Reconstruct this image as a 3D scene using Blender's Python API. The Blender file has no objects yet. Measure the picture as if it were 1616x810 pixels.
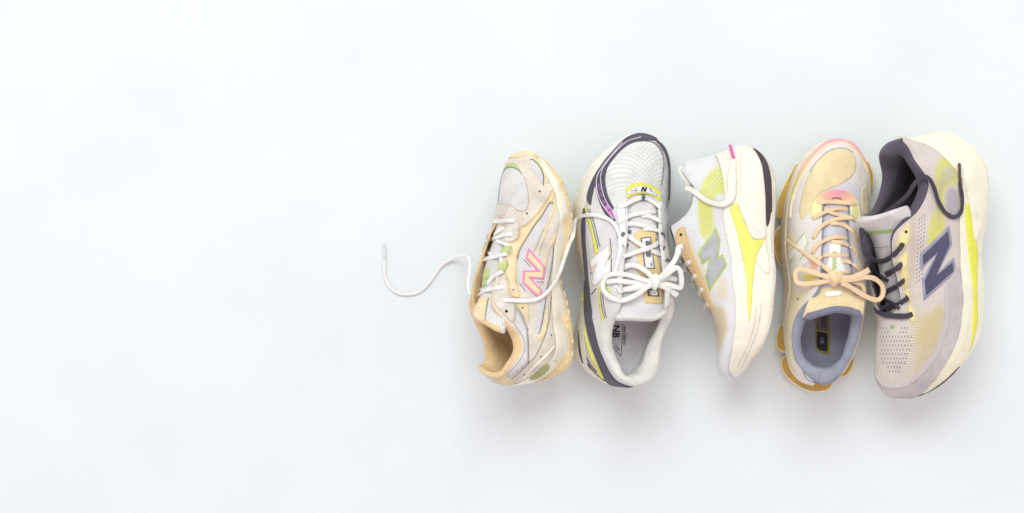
import bpy, bmesh, math, random
import numpy as np
from mathutils import Vector, Matrix
from mathutils.bvhtree import BVHTree
from mathutils.geometry import delaunay_2d_cdt

scene = bpy.context.scene
col = scene.collection
random.seed(4)

# ------------------------------------------------------------------ camera
PX = 0.29 / 400.0            # metres per photograph pixel on the ground
CAM_H = 2.3                  # the camera hangs straight above the sheet
cam_data = bpy.data.cameras.new('camera')
cam = bpy.data.objects.new('camera', cam_data)
col.objects.link(cam)
cam.location = (0, 0, CAM_H)
cam_data.sensor_width = 36
cam_data.lens = 36 * CAM_H / (1616 * PX)
cam_data.clip_end = 50
scene.camera = cam

# ------------------------------------------------------------------ light
world = bpy.data.worlds.new('World')
scene.world = world
world.use_nodes = True
bg = world.node_tree.nodes['Background']
bg.inputs['Color'].default_value = (1.0, 0.905, 0.945, 1)
bg.inputs['Strength'].default_value = 0.89

def area_light(name, loc, target, size, power, color):
    d = bpy.data.lights.new(name, 'AREA')
    d.shape = 'RECTANGLE'; d.size = size[0]; d.size_y = size[1]
    d.energy = power; d.color = color
    o = bpy.data.objects.new(name, d); col.objects.link(o)
    o.location = loc
    o.rotation_euler = (Vector(target) - Vector(loc)).to_track_quat('-Z', 'Y').to_euler()
    return o
area_light('soft_key_light', (-0.35, 2.3, 3.5), (-0.1, 0.0, 0), (3.0, 1.9), 102, (0.85, 0.99, 1.0))  # unseen broad lamp, placed out of view as the soft key

vs = scene.view_settings
vs.view_transform = 'Standard'; vs.look = 'None'; vs.exposure = 0.0; vs.gamma = 1.0
vs.use_curve_mapping = False

# ------------------------------------------------------------------ helpers
def unproj(px, py, z):
    f = PX * (CAM_H - z) / CAM_H
    return Vector(((px - 808) * f, (405 - py) * f, z))

def proj_np(v):
    f = CAM_H / (CAM_H - v[:, 2]) / PX
    return np.stack([808 + v[:, 0] * f, 405 - v[:, 1] * f], 1)

def unproj_np(p, z):
    f = PX * (CAM_H - z) / CAM_H
    return np.stack([(p[:, 0] - 808) * f, (405 - p[:, 1]) * f, z], 1)

def lin(c):
    if isinstance(c, str):
        c = tuple(int(c[i:i + 2], 16) / 255 for i in (0, 2, 4))
    return tuple(((x / 12.92) if x <= 0.04045 else ((x + 0.055) / 1.055) ** 2.4) for x in c) + (1,)

MATS = {}
def mat(name, color, kind='fabric', rough=0.85, color2=None, scale=1.0, bump=1.0, mottle=0.10, dye=False):
    """procedural cloth, suede, mesh, foam and rubber; UVs are millimetres"""
    if name in MATS: return MATS[name]
    m = bpy.data.materials.new(name); m.use_nodes = True
    nt = m.node_tree; N = nt.nodes; L = nt.links
    b = N['Principled BSDF']; b.inputs['Roughness'].default_value = rough
    c = lin('ffffff') if dye else lin(color)
    uv = N.new('ShaderNodeUVMap'); uv.uv_map = 'UVMap'
    tc = N.new('ShaderNodeTexCoord')
    def noise(sc, det=3.0, src=None):
        n = N.new('ShaderNodeTexNoise'); n.inputs['Scale'].default_value = sc
        n.inputs['Detail'].default_value = det
        L.new(src or tc.outputs['Object'], n.inputs['Vector']); return n
    def ramp(src, a, bb, ca, cb):
        r = N.new('ShaderNodeValToRGB'); e = r.color_ramp.elements
        e[0].position = a; e[1].position = bb; e[0].color = ca; e[1].color = cb
        L.new(src, r.inputs[0]); return r
    def mix(fac, ca, cb, mode='MIX'):
        x = N.new('ShaderNodeMix'); x.data_type = 'RGBA'; x.blend_type = mode
        if isinstance(fac, float): x.inputs[0].default_value = fac
        else: L.new(fac, x.inputs[0])
        for i, q in ((6, ca), (7, cb)):
            if isinstance(q, tuple): x.inputs[i].default_value = q
            else: L.new(q, x.inputs[i])
        return x.outputs[2]
    # uneven dye and handling wear
    n1 = noise(55, 4); n2 = noise(900, 2)
    dark = tuple(x * (1 - mottle * 2.2) for x in c[:3]) + (1,)
    r1 = ramp(n1.outputs['Fac'], 0.3, 0.65, dark, c)
    colr = r1.outputs[0]
    lo = 1 - mottle * 1.4
    r2 = ramp(n2.outputs['Fac'], 0.35, 0.65, (lo, lo, lo, 1), (1, 1, 1, 1))
    colr = mix(1.0, colr, r2.outputs[0], 'MULTIPLY')
    height = None; dist = 0.0006
    mp = N.new('ShaderNodeMapping'); L.new(uv.outputs[0], mp.inputs[0])
    c2 = lin(color2) if color2 else tuple(x * (0.86 if dye else 0.72) for x in c[:3]) + (1,)
    if kind in ('mesh', 'knit', 'net'):
        per = {'mesh': 3.6, 'knit': 2.3, 'net': 3.0}[kind] * scale
        mp.inputs['Rotation'].default_value[2] = math.radians(45)
        mp.inputs['Scale'].default_value = (1 / per, 1 / per * (1.25 if kind == 'mesh' else 1), 1)
        v = N.new('ShaderNodeTexVoronoi'); v.voronoi_dimensions = '2D'
        v.inputs['Scale'].default_value = 1; v.inputs['Randomness'].default_value = 0.06
        L.new(mp.outputs[0], v.inputs['Vector'])
        r = ramp(v.outputs['Distance'], 0.24, 0.42, (0, 0, 0, 1), (1, 1, 1, 1))
        colr = mix(r.outputs[0], c2, colr)
        height = r.outputs[0]; dist = 0.0007
    elif kind in ('rib', 'weave'):
        per = 2.2 * scale
        w = N.new('ShaderNodeTexWave'); w.bands_direction = 'X'
        w.inputs['Scale'].default_value = 1.0; w.inputs['Distortion'].default_value = 0.5
        w.inputs['Detail'].default_value = 1.0
        mp.inputs['Scale'].default_value = (0.314 / per, 0.314 / per, 1)
        L.new(mp.outputs[0], w.inputs['Vector'])
        r = ramp(w.outputs['Fac'], 0.15, 0.7, (0, 0, 0, 1), (1, 1, 1, 1))
        colr = mix(r.outputs[0], c2, colr)
        height = r.outputs[0]; dist = 0.0007
    elif kind == 'lace':
        # diagonal braid: two crossing sets of strands along the ribbon
        hs = []
        for sg in (-1, 1):
            m2 = N.new('ShaderNodeMapping'); L.new(uv.outputs[0], m2.inputs[0])
            m2.inputs['Rotation'].default_value[2] = sg * math.radians(38)
            m2.inputs['Scale'].default_value = (0.26, 0.26, 1)
            w = N.new('ShaderNodeTexWave'); w.inputs['Scale'].default_value = 1.0
            w.inputs['Distortion'].default_value = 0.3
            L.new(m2.outputs[0], w.inputs['Vector']); hs.append(w.outputs['Fac'])
        mm = N.new('ShaderNodeMath'); mm.operation = 'MAXIMUM'
        L.new(hs[0], mm.inputs[0]); L.new(hs[1], mm.inputs[1])
        r = ramp(mm.outputs[0], 0.3, 0.8, (0, 0, 0, 1), (1, 1, 1, 1))
        colr = mix(r.outputs[0], tuple(x * 0.8 for x in c[:3]) + (1,), colr)
        height = r.outputs[0]; dist = 0.0004
    elif kind == 'suede':
        n3 = noise(420, 5); height = n3.outputs['Fac']; dist = 0.0012
    elif kind in ('foam', 'rubber'):
        n3 = noise(260, 3); height = n3.outputs['Fac']; dist = 0.0004 if kind == 'foam' else 0.0006
        # scuffs
        ns = noise(120, 6); sc_ = ramp(ns.outputs['Fac'], 0.60, 0.70, (1, 1, 1, 1), (0.90, 0.885, 0.86, 1))
        colr = mix(1.0, colr, sc_.outputs[0], 'MULTIPLY')
    else:
        n3 = noise(1400, 2); height = n3.outputs['Fac']; dist = 0.0005
    bp = N.new('ShaderNodeBump'); bp.inputs['Strength'].default_value = min(1.0, 0.55 * bump)
    bp.inputs['Distance'].default_value = dist * bump
    L.new(height, bp.inputs['Height'])
    L.new(bp.outputs[0], b.inputs['Normal'])
    if dye:
        at_ = N.new('ShaderNodeVertexColor'); at_.layer_name = 'Dye'
        colr = mix(1.0, colr, at_.outputs[0], 'MULTIPLY')
    L.new(colr, b.inputs['Base Color'])
    if kind in ('fabric', 'suede', 'mesh', 'knit', 'lace', 'rib', 'net'):
        b.inputs['Sheen Weight'].default_value = 0.12
        b.inputs['Specular IOR Level'].default_value = 0.25
    MATS[name] = m
    return m

def pspline(sk, vals, s):
    """periodic cubic Hermite through keys sk (0..1)"""
    sk = np.asarray(sk, float); vals = np.asarray(vals, float)
    k = np.concatenate([sk[-2:] - 1, sk, sk[:2] + 1]); v = np.concatenate([vals[-2:], vals, vals[:2]])
    d = np.zeros_like(v)
    h = np.diff(k); sl = (v[1:] - v[:-1]) / h[:, None]
    d[1:-1] = (sl[:-1] * h[1:, None] + sl[1:] * h[:-1, None]) / (h[1:] + h[:-1])[:, None]
    s = np.asarray(s, float)
    i = np.clip(np.searchsorted(k, s, side='right') - 1, 0, len(k) - 2)
    t = ((s - k[i]) / h[i])[:, None]; hh = h[i][:, None]
    return ((2*t**3 - 3*t**2 + 1) * v[i] + (t**3 - 2*t**2 + t) * hh * d[i]
            + (-2*t**3 + 3*t**2) * v[i + 1] + (t**3 - t**2) * hh * d[i + 1])

def catmull(pts, n=8, closed=False):
    p = np.asarray(pts, float); out = []
    m = len(p)
    rng = range(m) if closed else range(m - 1)
    for i in rng:
        if closed: a, b, c, d = p[(i-1) % m], p[i], p[(i+1) % m], p[(i+2) % m]
        else:
            b, c = p[i], p[i + 1]
            a = p[i - 1] if i else 2 * b - c
            d = p[i + 2] if i + 2 < m else 2 * c - b
        for j in range(n):
            t = j / n
            out.append(0.5 * (2*b + (c - a)*t + (2*a - 5*b + 4*c - d)*t*t + (3*b - a - 3*c + d)*t**3))
    if not closed: out.append(p[-1])
    return np.array(out)

def resample(p, step, closed=False):
    p = np.asarray(p, float)
    if closed: p = np.concatenate([p, p[:1]])
    d = np.concatenate([[0], np.cumsum(np.linalg.norm(np.diff(p, axis=0), axis=1))])
    n = max(2, int(round(d[-1] / step)))
    t = np.linspace(0, d[-1], n + 1)
    q = np.stack([np.interp(t, d, p[:, k]) for k in range(p.shape[1])], 1)
    return q[:-1] if closed else q

def make_obj(name, verts, faces, material, parent=None, uv=None, smooth=True, kind=None, label=None):
    me = bpy.data.meshes.new(name)
    me.from_pydata([tuple(v) for v in verts], [], [tuple(int(i) for i in f) for f in faces])
    me.update()
    if smooth: me.polygons.foreach_set('use_smooth', [True] * len(me.polygons))
    lay = me.uv_layers.new(name='UVMap')
    if uv is None: uv = np.asarray(verts)[:, :2] * 1000
    uv = np.asarray(uv)
    idx = np.empty(len(me.loops), int); me.loops.foreach_get('vertex_index', idx)
    lay.data.foreach_set('uv', uv[idx].astype(np.float32).ravel())
    me.materials.append(material)
    o = bpy.data.objects.new(name, me); col.objects.link(o)
    if parent is not None: o.parent = parent
    if kind: o['kind'] = kind
    if label: o['label'] = label
    return o

def thing(name, label, cat, group=None, loc=(0, 0, 0)):
    o = bpy.data.objects.new(name, None); col.objects.link(o)
    o.empty_display_size = 0.05
    o['label'] = label; o['category'] = cat
    if group: o['group'] = group
    return o

def grid_faces(ns, nv, wrap=True, flip=False):
    f = []
    for i in range(ns if wrap else ns - 1):
        j = (i + 1) % ns
        for k in range(nv - 1):
            q = (i*nv + k, j*nv + k, j*nv + k + 1, i*nv + k + 1)
            f.append(q[::-1] if flip else q)
    return f

def vnormals(V, F):
    n = np.zeros_like(V)
    F3 = np.array([(f[0], f[1], f[2]) for f in F] + [(f[0], f[2], f[3]) for f in F if len(f) == 4])
    c = np.cross(V[F3[:, 1]] - V[F3[:, 0]], V[F3[:, 2]] - V[F3[:, 0]])
    for k in range(3): np.add.at(n, F3[:, k], c)
    l = np.linalg.norm(n, axis=1, keepdims=True); l[l == 0] = 1
    return n / l

def tps_fit(src, dst, lam):
    n = len(src); s = src / 100.0
    def K(a, b):
        r2 = ((a[:, None] - b[None]) ** 2).sum(2)
        return np.where(r2 > 1e-12, 0.5 * r2 * np.log(r2 + 1e-12), 0)
    A = np.zeros((n + 3, n + 3)); A[:n, :n] = K(s, s) + lam * np.eye(n)
    A[:n, n:] = np.concatenate([np.ones((n, 1)), s], 1); A[n:, :n] = A[:n, n:].T
    B = np.zeros((n + 3, 2)); B[:n] = dst - src
    w = np.linalg.solve(A, B)
    return lambda p: p + K(p / 100.0, s) @ w[:n] + np.concatenate([np.ones((len(p), 1)), p / 100.0], 1) @ w[n:]

NS, NV, NL = 280, 44, 40

class Shoe:
    """Last-shaped shoe in its own frame (mm, x heel->toe, z up): a feather loop C(s) and a top-line
    loop T(s) with a bent wall between them, plus sole, lining, insole and tongue. Posed, then eased
    to the real shoe's outline."""
    def __init__(self, rowsA, rowsB, sole, tongue, toe_dir, yaw, roll, pitch, outlines, marks, lam=0.02, iters=4, seat=None):
        rows = list(rowsA) + [(1 - r[0],) + tuple(r[1:]) for r in reversed(rowsB) if 0 < r[0] < 0.5]
        rows = np.array(rows, float)
        s = np.arange(NS) / NS; self.s = s
        K = pspline(rows[:, 0], rows[:, 1:], s)
        C, T = K[:, 0:3], K[:, 3:6]; p1o, p1u, p2o, p2u, th = [K[:, 6 + i:7 + i] for i in range(5)]
        d = np.roll(C, -1, 0) - np.roll(C, 1, 0)
        n = np.stack([-d[:, 1], d[:, 0], np.zeros(NS)], 1); n /= np.linalg.norm(n, axis=1, keepdims=True)
        up = np.array([[0, 0, 1.0]])
        P1 = C + n * p1o + up * p1u; P2 = T + n * p2o + up * p2u
        v = np.linspace(0, 1, NV)[None, :, None]
        U = ((1-v)**3) * C[:, None] + 3*v*(1-v)**2 * P1[:, None] + 3*v*v*(1-v) * P2[:, None] + v**3 * T[:, None]
        self.meshes = {}
        gl = np.concatenate([[0], np.cumsum(np.linalg.norm(np.diff(C, axis=0), axis=1))])
        girth = np.concatenate([np.zeros((NS, 1)), np.cumsum(np.linalg.norm(np.diff(U, axis=1), axis=2), 1)], 1)
        uvU = np.stack([np.repeat(gl[:, None], NV, 1), girth], 2).reshape(-1, 2)
        FU = grid_faces(NS, NV, flip=True)
        self.add('upper', U.reshape(-1, 3), FU, uvU)
        # lining: offset inward, rolled over the lip
        Nrm = vnormals(U.reshape(-1, 3), FU).reshape(NS, NV, 3)
        tan = U[:, -1] - U[:, -3]; tan /= np.linalg.norm(tan, axis=1, keepdims=True)
        N1 = Nrm[:, -2]
        lip = []
        for a in np.linspace(0.0, math.pi, 9):
            lip.append(U[:, -1] - N1*th/2 + th/2*(N1*math.cos(a) + tan*math.sin(a)*0.9))
        inner = U - Nrm * th[:, None, :]
        ks = np.linspace(NV - 2, 1, 20)
        inn = [inner[:, int(round(k))] for k in ks]
        LN = np.stack(lip + inn, 1)
        nl = LN.shape[1]
        gi = np.concatenate([np.zeros((NS, 1)), np.cumsum(np.linalg.norm(np.diff(LN, axis=1), axis=2), 1)], 1)
        self.add('lining', LN.reshape(-1, 3), grid_faces(NS, nl, flip=True), np.stack([np.repeat(gl[:, None], nl, 1), gi], 2).reshape(-1, 2))
        self.nl = nl
        # insole strip
        fr = np.clip((170 - C[:, :1]) / 50, 0, 1)
        inl = C - n * (th * 0.55 + (1 - fr) * 7); inl[:, 2:] += 3 + sole.get('ins', 0) * fr
        self.add('insole', *self.strip(inl, 14, lambda t: -3.5 * (1 - (2*t - 1)**2)))
        # midsole
        prof = sole['prof']; zb = sole['zb']
        M = []
        for i in range(NS):
            pr = catmull(np.array(prof(s[i], C[i, 0], C[i, 1], C[i, 2], zb(C[i, 0])), float), 4)
            M.append(C[i][None] * np.array([[1, 1, 0]]) + n[i][None] * pr[:, :1] + up * pr[:, 1:2])
        M = np.array(M); nm = M.shape[1]; self.nm = nm
        gm = np.concatenate([np.zeros((NS, 1)), np.cumsum(np.linalg.norm(np.diff(M, axis=1), axis=2), 1)], 1)
        self.add('midsole', M.reshape(-1, 3), grid_faces(NS, nm), np.stack([np.repeat(gl[:, None], nm, 1), gm], 2).reshape(-1, 2))
        # outsole: thin wall and tread floor
        E = M[:, -1]
        ot = sole.get('ot', 4.0); oo = sole.get('oo', 0.6)
        ring = [E + n*(-4) + up*2.5, E + n*oo + up*2.2, E + n*(oo+0.6), E + n*(oo+0.2) - up*(ot-1), E - n*2.5 - up*ot]
        R = catmull(np.array(ring), 3).transpose(1, 0, 2); nr = R.shape[1]
        self.add('outsole', R.reshape(-1, 3), grid_faces(NS, nr), None)
        self.nr = nr
        V, F, uv = self.strip(R[:, -1] * 1.0, 10, lambda t: 0.0 * t)
        self.add('outsole_floor', V, [f[::-1] for f in F], uv)
        # tongue
        tg = np.array([tuple(r) + (0,)*(7 - len(r)) for r in tongue], float)   # rows x, y, z, halfwidth, sag, thickness, corner sweep
        tk = catmull(tg, 6); nt_ = len(tk); nw = 25
        top = []; w = np.linspace(-1, 1, nw)
        dx = np.gradient(tk[:, [0, 2]], axis=0); dx /= np.linalg.norm(dx, axis=1, keepdims=True)
        ring = []
        for i in range(nt_):
            x, y, z, hw, sag, tt, cv = tk[i]
            nx, nz = -dx[i, 1], dx[i, 0]
            if nz < 0: nx, nz = -nx, -nz
            pts = []
            for q in w:
                pts.append((x - nx*sag*q*q + dx[i, 0]*cv*q*q, y + hw*q, z - nz*sag*q*q + dx[i, 1]*cv*q*q))
            for q in w[::-1]:
                e = math.sqrt(max(0, 1 - q**6))
                pts.append((x - nx*(sag*q*q + tt*e) + dx[i, 0]*cv*q*q, y + hw*q, z - nz*(sag*q*q + tt*e) + dx[i, 1]*cv*q*q))
            ring.append(pts)
        # rounded free end
        last = np.array(ring[-1]); c0 = (last[:nw] + last[nw:][::-1]) / 2
        dirv = np.array([dx[-1, 0], 0, dx[-1, 1]])
        for a in (0.35, 0.7, 0.9, 1.0):
            k = math.sqrt(max(0, 1 - a*a)); tt = tk[-1, 5] / 2
            o2 = c0 + (last[:nw] - c0) * k + dirv * tt * a; u2 = c0 + (last[nw:][::-1] - c0) * k + dirv * tt * a
            ring.append(np.concatenate([o2, u2[::-1]]))
        ring = np.array(ring); nn = ring.shape[1]
        F = []
        for i in range(len(ring) - 1):
            for k in range(nn):
                k2 = (k + 1) % nn
                F.append((i*nn + k, i*nn + k2, (i+1)*nn + k2, (i+1)*nn + k))
        yy = np.concatenate([w, w[::-1]])[None] * np.concatenate([tk[:, 3], [tk[-1, 3]]*4])[:, None]
        xx = np.repeat(np.concatenate([np.arange(nt_) * 3.0, nt_*3.0 + np.arange(4)])[:, None], nn, 1)
        self.add('tongue', ring.reshape(-1, 3), F, np.stack([yy, xx], 2).reshape(-1, 2))
        # ---- pose
        r = math.radians
        az = Vector((-math.sin(r(roll)), 0, math.cos(r(roll)))); ax = Vector((0, toe_dir, 0)); ay = az.cross(ax)
        R3 = Matrix((ax, ay, az)).transposed()
        R3 = Matrix.Rotation(r(yaw), 3, 'Z') @ R3 @ Matrix.Rotation(r(pitch), 3, 'Y')
        R3 = np.array(R3)
        for k in self.meshes: self.meshes[k][0] = (self.meshes[k][0] * 0.001) @ R3.T
        zmin = min(m[0][:, 2].min() for k, m in self.meshes.items())
        allp = np.concatenate(outlines)
        body = ('upper', 'midsole', 'outsole')
        for k in self.meshes: self.meshes[k][0][:, 2] -= zmin
        P = proj_np(np.concatenate([self.meshes[k][0] for k in body]))
        cs = (P.min(0) + P.max(0)) / 2; ct = (allp.min(0) + allp.max(0)) / 2
        if seat: ct = np.array(seat)
        for k in self.meshes:
            V = self.meshes[k][0]; self.meshes[k][0] = unproj_np(proj_np(V) + (ct - cs), V[:, 2])
        # ---- ease to the outline
        sil = [resample(catmull(np.array(o, float), 6), 7) for o in outlines]
        for it in range(iters):
            P = np.concatenate([proj_np(self.meshes[k][0]) for k in ('upper', 'midsole', 'outsole', 'lining')])
            src, dst = [], []
            for pl in sil:
                t = np.gradient(pl, axis=0); t /= np.linalg.norm(t, axis=1, keepdims=True)
                nn2 = np.stack([t[:, 1], -t[:, 0]], 1)
                for q, tt, n2 in zip(pl, t, nn2):
                    d = P - q; a = d @ tt; b_ = d @ n2
                    ok = (abs(a) < 3.0) & (abs(b_) < 45)
                    if not ok.any(): continue
                    mx = b_[ok].max()
                    src.append(q + n2 * mx); dst.append(q)
            for kind, ss, x, y in marks:
                src.append(self.mark(kind, ss)); dst.append((x, y))
                src.append(self.mark(kind, ss) + 0.01); dst.append((x + 0.01, y + 0.01))
            w = tps_fit(np.array(src), np.array(dst), lam if it else lam * 4)
            for k in self.meshes:
                V = self.meshes[k][0]; self.meshes[k][0] = unproj_np(w(proj_np(V)), V[:, 2])
        zmin = min(self.meshes[k][0][:, 2].min() for k in self.meshes)
        self.bvh = {}

    def add(self, k, V, F, uv):
        V = np.array(V, float)
        if uv is None: uv = V[:, :2]
        self.meshes[k] = [V, F, np.array(uv)]

    def strip(self, loop, nc, dz):
        h = NS // 2; V = []; uv = []
        for i in range(h + 1):
            a, b = loop[i], loop[(-i) % NS]
            for j in range(nc + 1):
                t = j / nc; p = a * (1 - t) + b * t + np.array([0, 0, dz(t)])
                V.append(p); uv.append(p[:2])
        return np.array(V), grid_faces(h + 1, nc + 1, wrap=False, flip=True), np.array(uv)

    def mark(self, kind, s):
        i = int(round(s * NS)) % NS
        if kind == 'C': v = self.meshes['upper'][0][i*NV]
        elif kind == 'T': v = self.meshes['upper'][0][i*NV + NV - 1]
        elif kind == 'L': v = self.meshes['lining'][0][i*self.nl + 4]
        elif kind == 'I': v = self.meshes['lining'][0][i*self.nl + 8]
        elif kind == 'B': v = self.meshes['midsole'][0][i*self.nm + self.nm - 1]
        elif kind[0] == 'M': v = self.meshes['midsole'][0][i*self.nm + int(kind[1:])]
        elif kind == 'G': v = self.meshes['tongue'][0][int(s)]
        return proj_np(v[None])[0]

    def tree(self, *names):
        key = names
        if key in self.bvh: return self.bvh[key]
        V = []; T = []; N = []; UV = []; off = 0
        for k in names:
            v, f, uv = self.meshes[k]
            N.append(vnormals(v, f)); V.append(v); UV.append(uv)
            for q in f:
                T.append((q[0]+off, q[1]+off, q[2]+off))
                if len(q) == 4: T.append((q[0]+off, q[2]+off, q[3]+off))
            off += len(v)
        V = np.concatenate(V); N = np.concatenate(N); UV = np.concatenate(UV)
        b = BVHTree.FromPolygons([Vector(x) for x in V], T)
        self.bvh[key] = (b, V, N, UV, T)
        return self.bvh[key]

    def cast(self, px, py, names=('upper',)):
        """point, normal and uv of the shoe surface seen at photograph pixel"""
        b, V, N, UV, T = self.tree(*names)
        o = Vector((0, 0, CAM_H)); d = (unproj(px, py, 0) - o).normalized()
        h = b.ray_cast(o, d)
        self.hit = h[0] is not None
        if h[0] is None:
            best = None
            for z in (0.02, 0.04, 0.06, 0.08, 0.1):
                q = b.find_nearest(unproj(px, py, z))
                if best is None or q[3] < best[3]: best = q
            h = best
        p = np.array(h[0]); t = T[h[2]]
        A, B, C_ = V[t[0]], V[t[1]], V[t[2]]
        v0, v1, v2 = B - A, C_ - A, p - A
        d00, d01, d11, d20, d21 = v0@v0, v0@v1, v1@v1, v2@v0, v2@v1
        den = d00*d11 - d01*d01
        if abs(den) < 1e-20: w = (1, 0, 0)
        else:
            y = (d11*d20 - d01*d21)/den; z = (d00*d21 - d01*d20)/den; w = (1-y-z, y, z)
        nn = N[t[0]]*w[0] + N[t[1]]*w[1] + N[t[2]]*w[2]
        l = np.linalg.norm(nn); nn = nn / l if l > 0 else np.array(h[1])
        if nn @ np.array(o - h[0]) < 0 and h[1].dot(o - h[0]) > 0: nn = np.array(h[1])
        uv = UV[t[0]]*w[0] + UV[t[1]]*w[1] + UV[t[2]]*w[2]
        return p, nn, uv

    def build(self, part, name, material, parent, label=None, kind=None):
        V, F, uv = self.meshes[part]
        return make_obj(name, V, F, material, parent, uv, label=label, kind=kind)

    def panel(self, name, poly, material, parent, h=1.0, on=('upper',), smooth=True, step=1.8, edge=1.6, base=0.0, label=None, kind=None, sharp=False, key=None, dye=None, stitch=None):
        """sewn-on or moulded piece: outline followed over the shoe's surface, with its own thickness (mm)"""
        poly = np.asarray(poly, float)
        b = poly if sharp else catmull(poly, 6, closed=True)
        b = resample(b, step, closed=True) if not sharp else sharp_resample(poly, step)
        mn, mx = b.min(0), b.max(0); pts = [Vector(p) for p in b]
        nb = len(b)
        gx = np.arange(mn[0], mx[0], step*1.1); gy = np.arange(mn[1], mx[1], step*1.1)
        inner = []
        for jx, x in enumerate(gx):
            for y in gy + (0.5*step if jx % 2 else 0):
                if inside(b, x, y) and ((b - (x, y))**2).sum(1).min() > (0.55*step)**2: inner.append(Vector((x, y)))
        vs_, _, fs, ov, _, _ = delaunay_2d_cdt(pts + inner, [], [list(range(nb))], 1, 1e-4)
        Pn = []; Nn = []; UVn = []; dist = []
        hits = []
        for v in vs_:
            p, n, uv = self.cast(v.x, v.y, on); Pn.append(p); Nn.append(n); UVn.append(uv); hits.append(self.hit)
            dist.append(math.sqrt(segdist2(b, v.x, v.y)))
        Pn = np.array(Pn); Nn = np.array(Nn); dist = np.array(dist); hits = np.array(hits)
        if len(on) > 1:
            # bridge the step between two surfaces instead of following it
            E = np.array(list({(f[i], f[(i+1) % len(f)]) for f in fs for i in range(len(f))}) or [(0, 0)])
            E = np.concatenate([E, E[:, ::-1]]); deg = np.bincount(E[:, 0], minlength=len(vs_)).astype(float); deg[deg == 0] = 1
            def avg(x):
                o = np.zeros_like(x); np.add.at(o, E[:, 0], x[E[:, 1]]); return o / (deg if x.ndim == 1 else deg[:, None])
            z0 = Pn[:, 2].copy(); z = z0.copy()
            for _ in range(8): z = np.maximum(z0, avg(z)); Nn = Nn*0.5 + avg(Nn)*0.5
            Nn /= np.linalg.norm(Nn, axis=1, keepdims=True) + 1e-9
            q = unproj_np(np.array([(v.x, v.y) for v in vs_]), z)
            Pn[hits] = q[hits]
        e = np.clip(dist / max(edge, 1e-3), 0, 1); prof = 0.45 + 0.55*np.sqrt(1 - (1 - e)**2)
        top = Pn + Nn * ((base + h*prof) * 0.001)[:, None]
        F = []
        for f in fs:
            f = list(f)
            a = top[f[0]]; c = np.cross(top[f[1]] - a, top[f[2]] - a)
            if c @ Nn[f[0]] < 0: f = f[::-1]
            F.append(tuple(f))
        # skirt down into the surface below
        cnt = {}
        for f in F:
            for i in range(len(f)):
                cnt[(f[i], f[(i+1) % len(f)])] = 1
        bd = [(a, c) for (a, c) in cnt if (c, a) not in cnt]
        V = list(top); UVl = list(UVn); low = {}
        for a, c in bd:
            for q in (a, c):
                if q not in low:
                    low[q] = len(V); V.append(Pn[q] + Nn[q]*(-0.0004)); UVl.append(UVn[q])
        for a, c in bd: F.append((c, a, low[a], low[c]))
        o = make_obj(name, np.array(V), F, material, parent, np.array(UVl), label=label, kind=kind)
        if stitch:
            k_ = '_' + o.name; self.meshes[k_] = [np.array(V), F, np.array(UVl)]
            bi = resample(np.array(inset(resample(b, 3.0, closed=True), 1.9)), 1.0, closed=True)
            self.seam('stitching', bi, stitch, o, w=0.7, h=0.3, on=(k_,), dash=(1.5, 1.0))
        if key: self.meshes[key] = [np.array(V), F, np.array(UVl)]
        if dye:
            pp = proj_np(np.array(V)); set_dye(o, [dye(x, y) for x, y in pp])
        return o

    def dye(self, obj, part, base, zones):
        """factory dye: soft-edged colour zones given as outlines"""
        P = proj_np(self.meshes[part][0]); c = np.tile(np.array(lin(base)[:3]), (len(P), 1))
        for poly, cc, soft, amt in zones:
            b = resample(catmull(np.array(poly, float), 5, closed=True), 3, closed=True)
            cc = np.array(lin(cc)[:3])
            mn, mx = b.min(0) - soft*2, b.max(0) + soft*2
            for i in np.nonzero(((P > mn) & (P < mx)).all(1))[0]:
                d = math.sqrt(segdist2(b, *P[i])); d = -d if inside(b, *P[i]) else d
                w = amt / (1 + math.exp(max(-30, min(30, 3*d/soft))))
                c[i] = c[i]*(1 - w) + cc*w
        set_dye(obj, c)

    def path(self, pts, on, n=6):
        """control points: (px,py,lift mm) over the surface or (px,py,None,z mm) free in the air"""
        P = []; Nn = []
        for q in pts:
            if len(q) == 4:
                if isinstance(q[3], Shoe):      # lies on another shoe
                    P.append(np.array(unproj(q[0], q[1], q[3].cast(q[0], q[1], ('upper', 'midsole', 'outsole', 'tongue'))[0][2] + q[2]*0.001)))
                else: P.append(np.array(unproj(q[0], q[1], q[3]*0.001)))
                Nn.append(np.array([0, 0, 1.0]))
            else:
                p, nn, _ = self.cast(q[0], q[1], on)
                nn = nn*0.6 + np.array([0, 0, 0.4]); nn /= np.linalg.norm(nn)
                z = p + nn*q[2]*0.001
                # keep the pixel, take the height
                P.append(np.array(unproj(q[0], q[1], min(z[2], CAM_H)))); Nn.append(nn)
        return catmull(P, n), catmull(Nn, n)

    def ribbon(self, name, pts, material, parent, w=6.0, t=2.2, on=('upper', 'tongue'), n=6, taper=None, label=None, twist=0.0, ends=True):
        """flat oval cord through the given points"""
        P, Nn = self.path(pts, on, n)
        if name == 'lace':
            w *= 0.9; t *= 0.62
            # lift any stretch that would sink into what it crosses
            m = len(P); k = max(1, int(m*0.05)); pp = proj_np(P); z = P[:, 2].copy(); need = z.copy()
            for i in range(k, m - k):
                q = self.cast(pp[i, 0], pp[i, 1], on)
                if self.hit and z[i] < q[0][2] + (0.5*t + 0.4)*0.001: need[i] = q[0][2] + (0.5*t + 0.5)*0.001
            if (need > z).any():
                zz = need.copy()
                for _ in range(4):
                    zs = zz.copy(); zs[1:-1] = (zz[:-2] + zz[1:-1]*2 + zz[2:])/4; zz = np.maximum(zs, need); zz[0], zz[-1] = z[0], z[-1]
                P = unproj_np(pp, zz)
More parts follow.
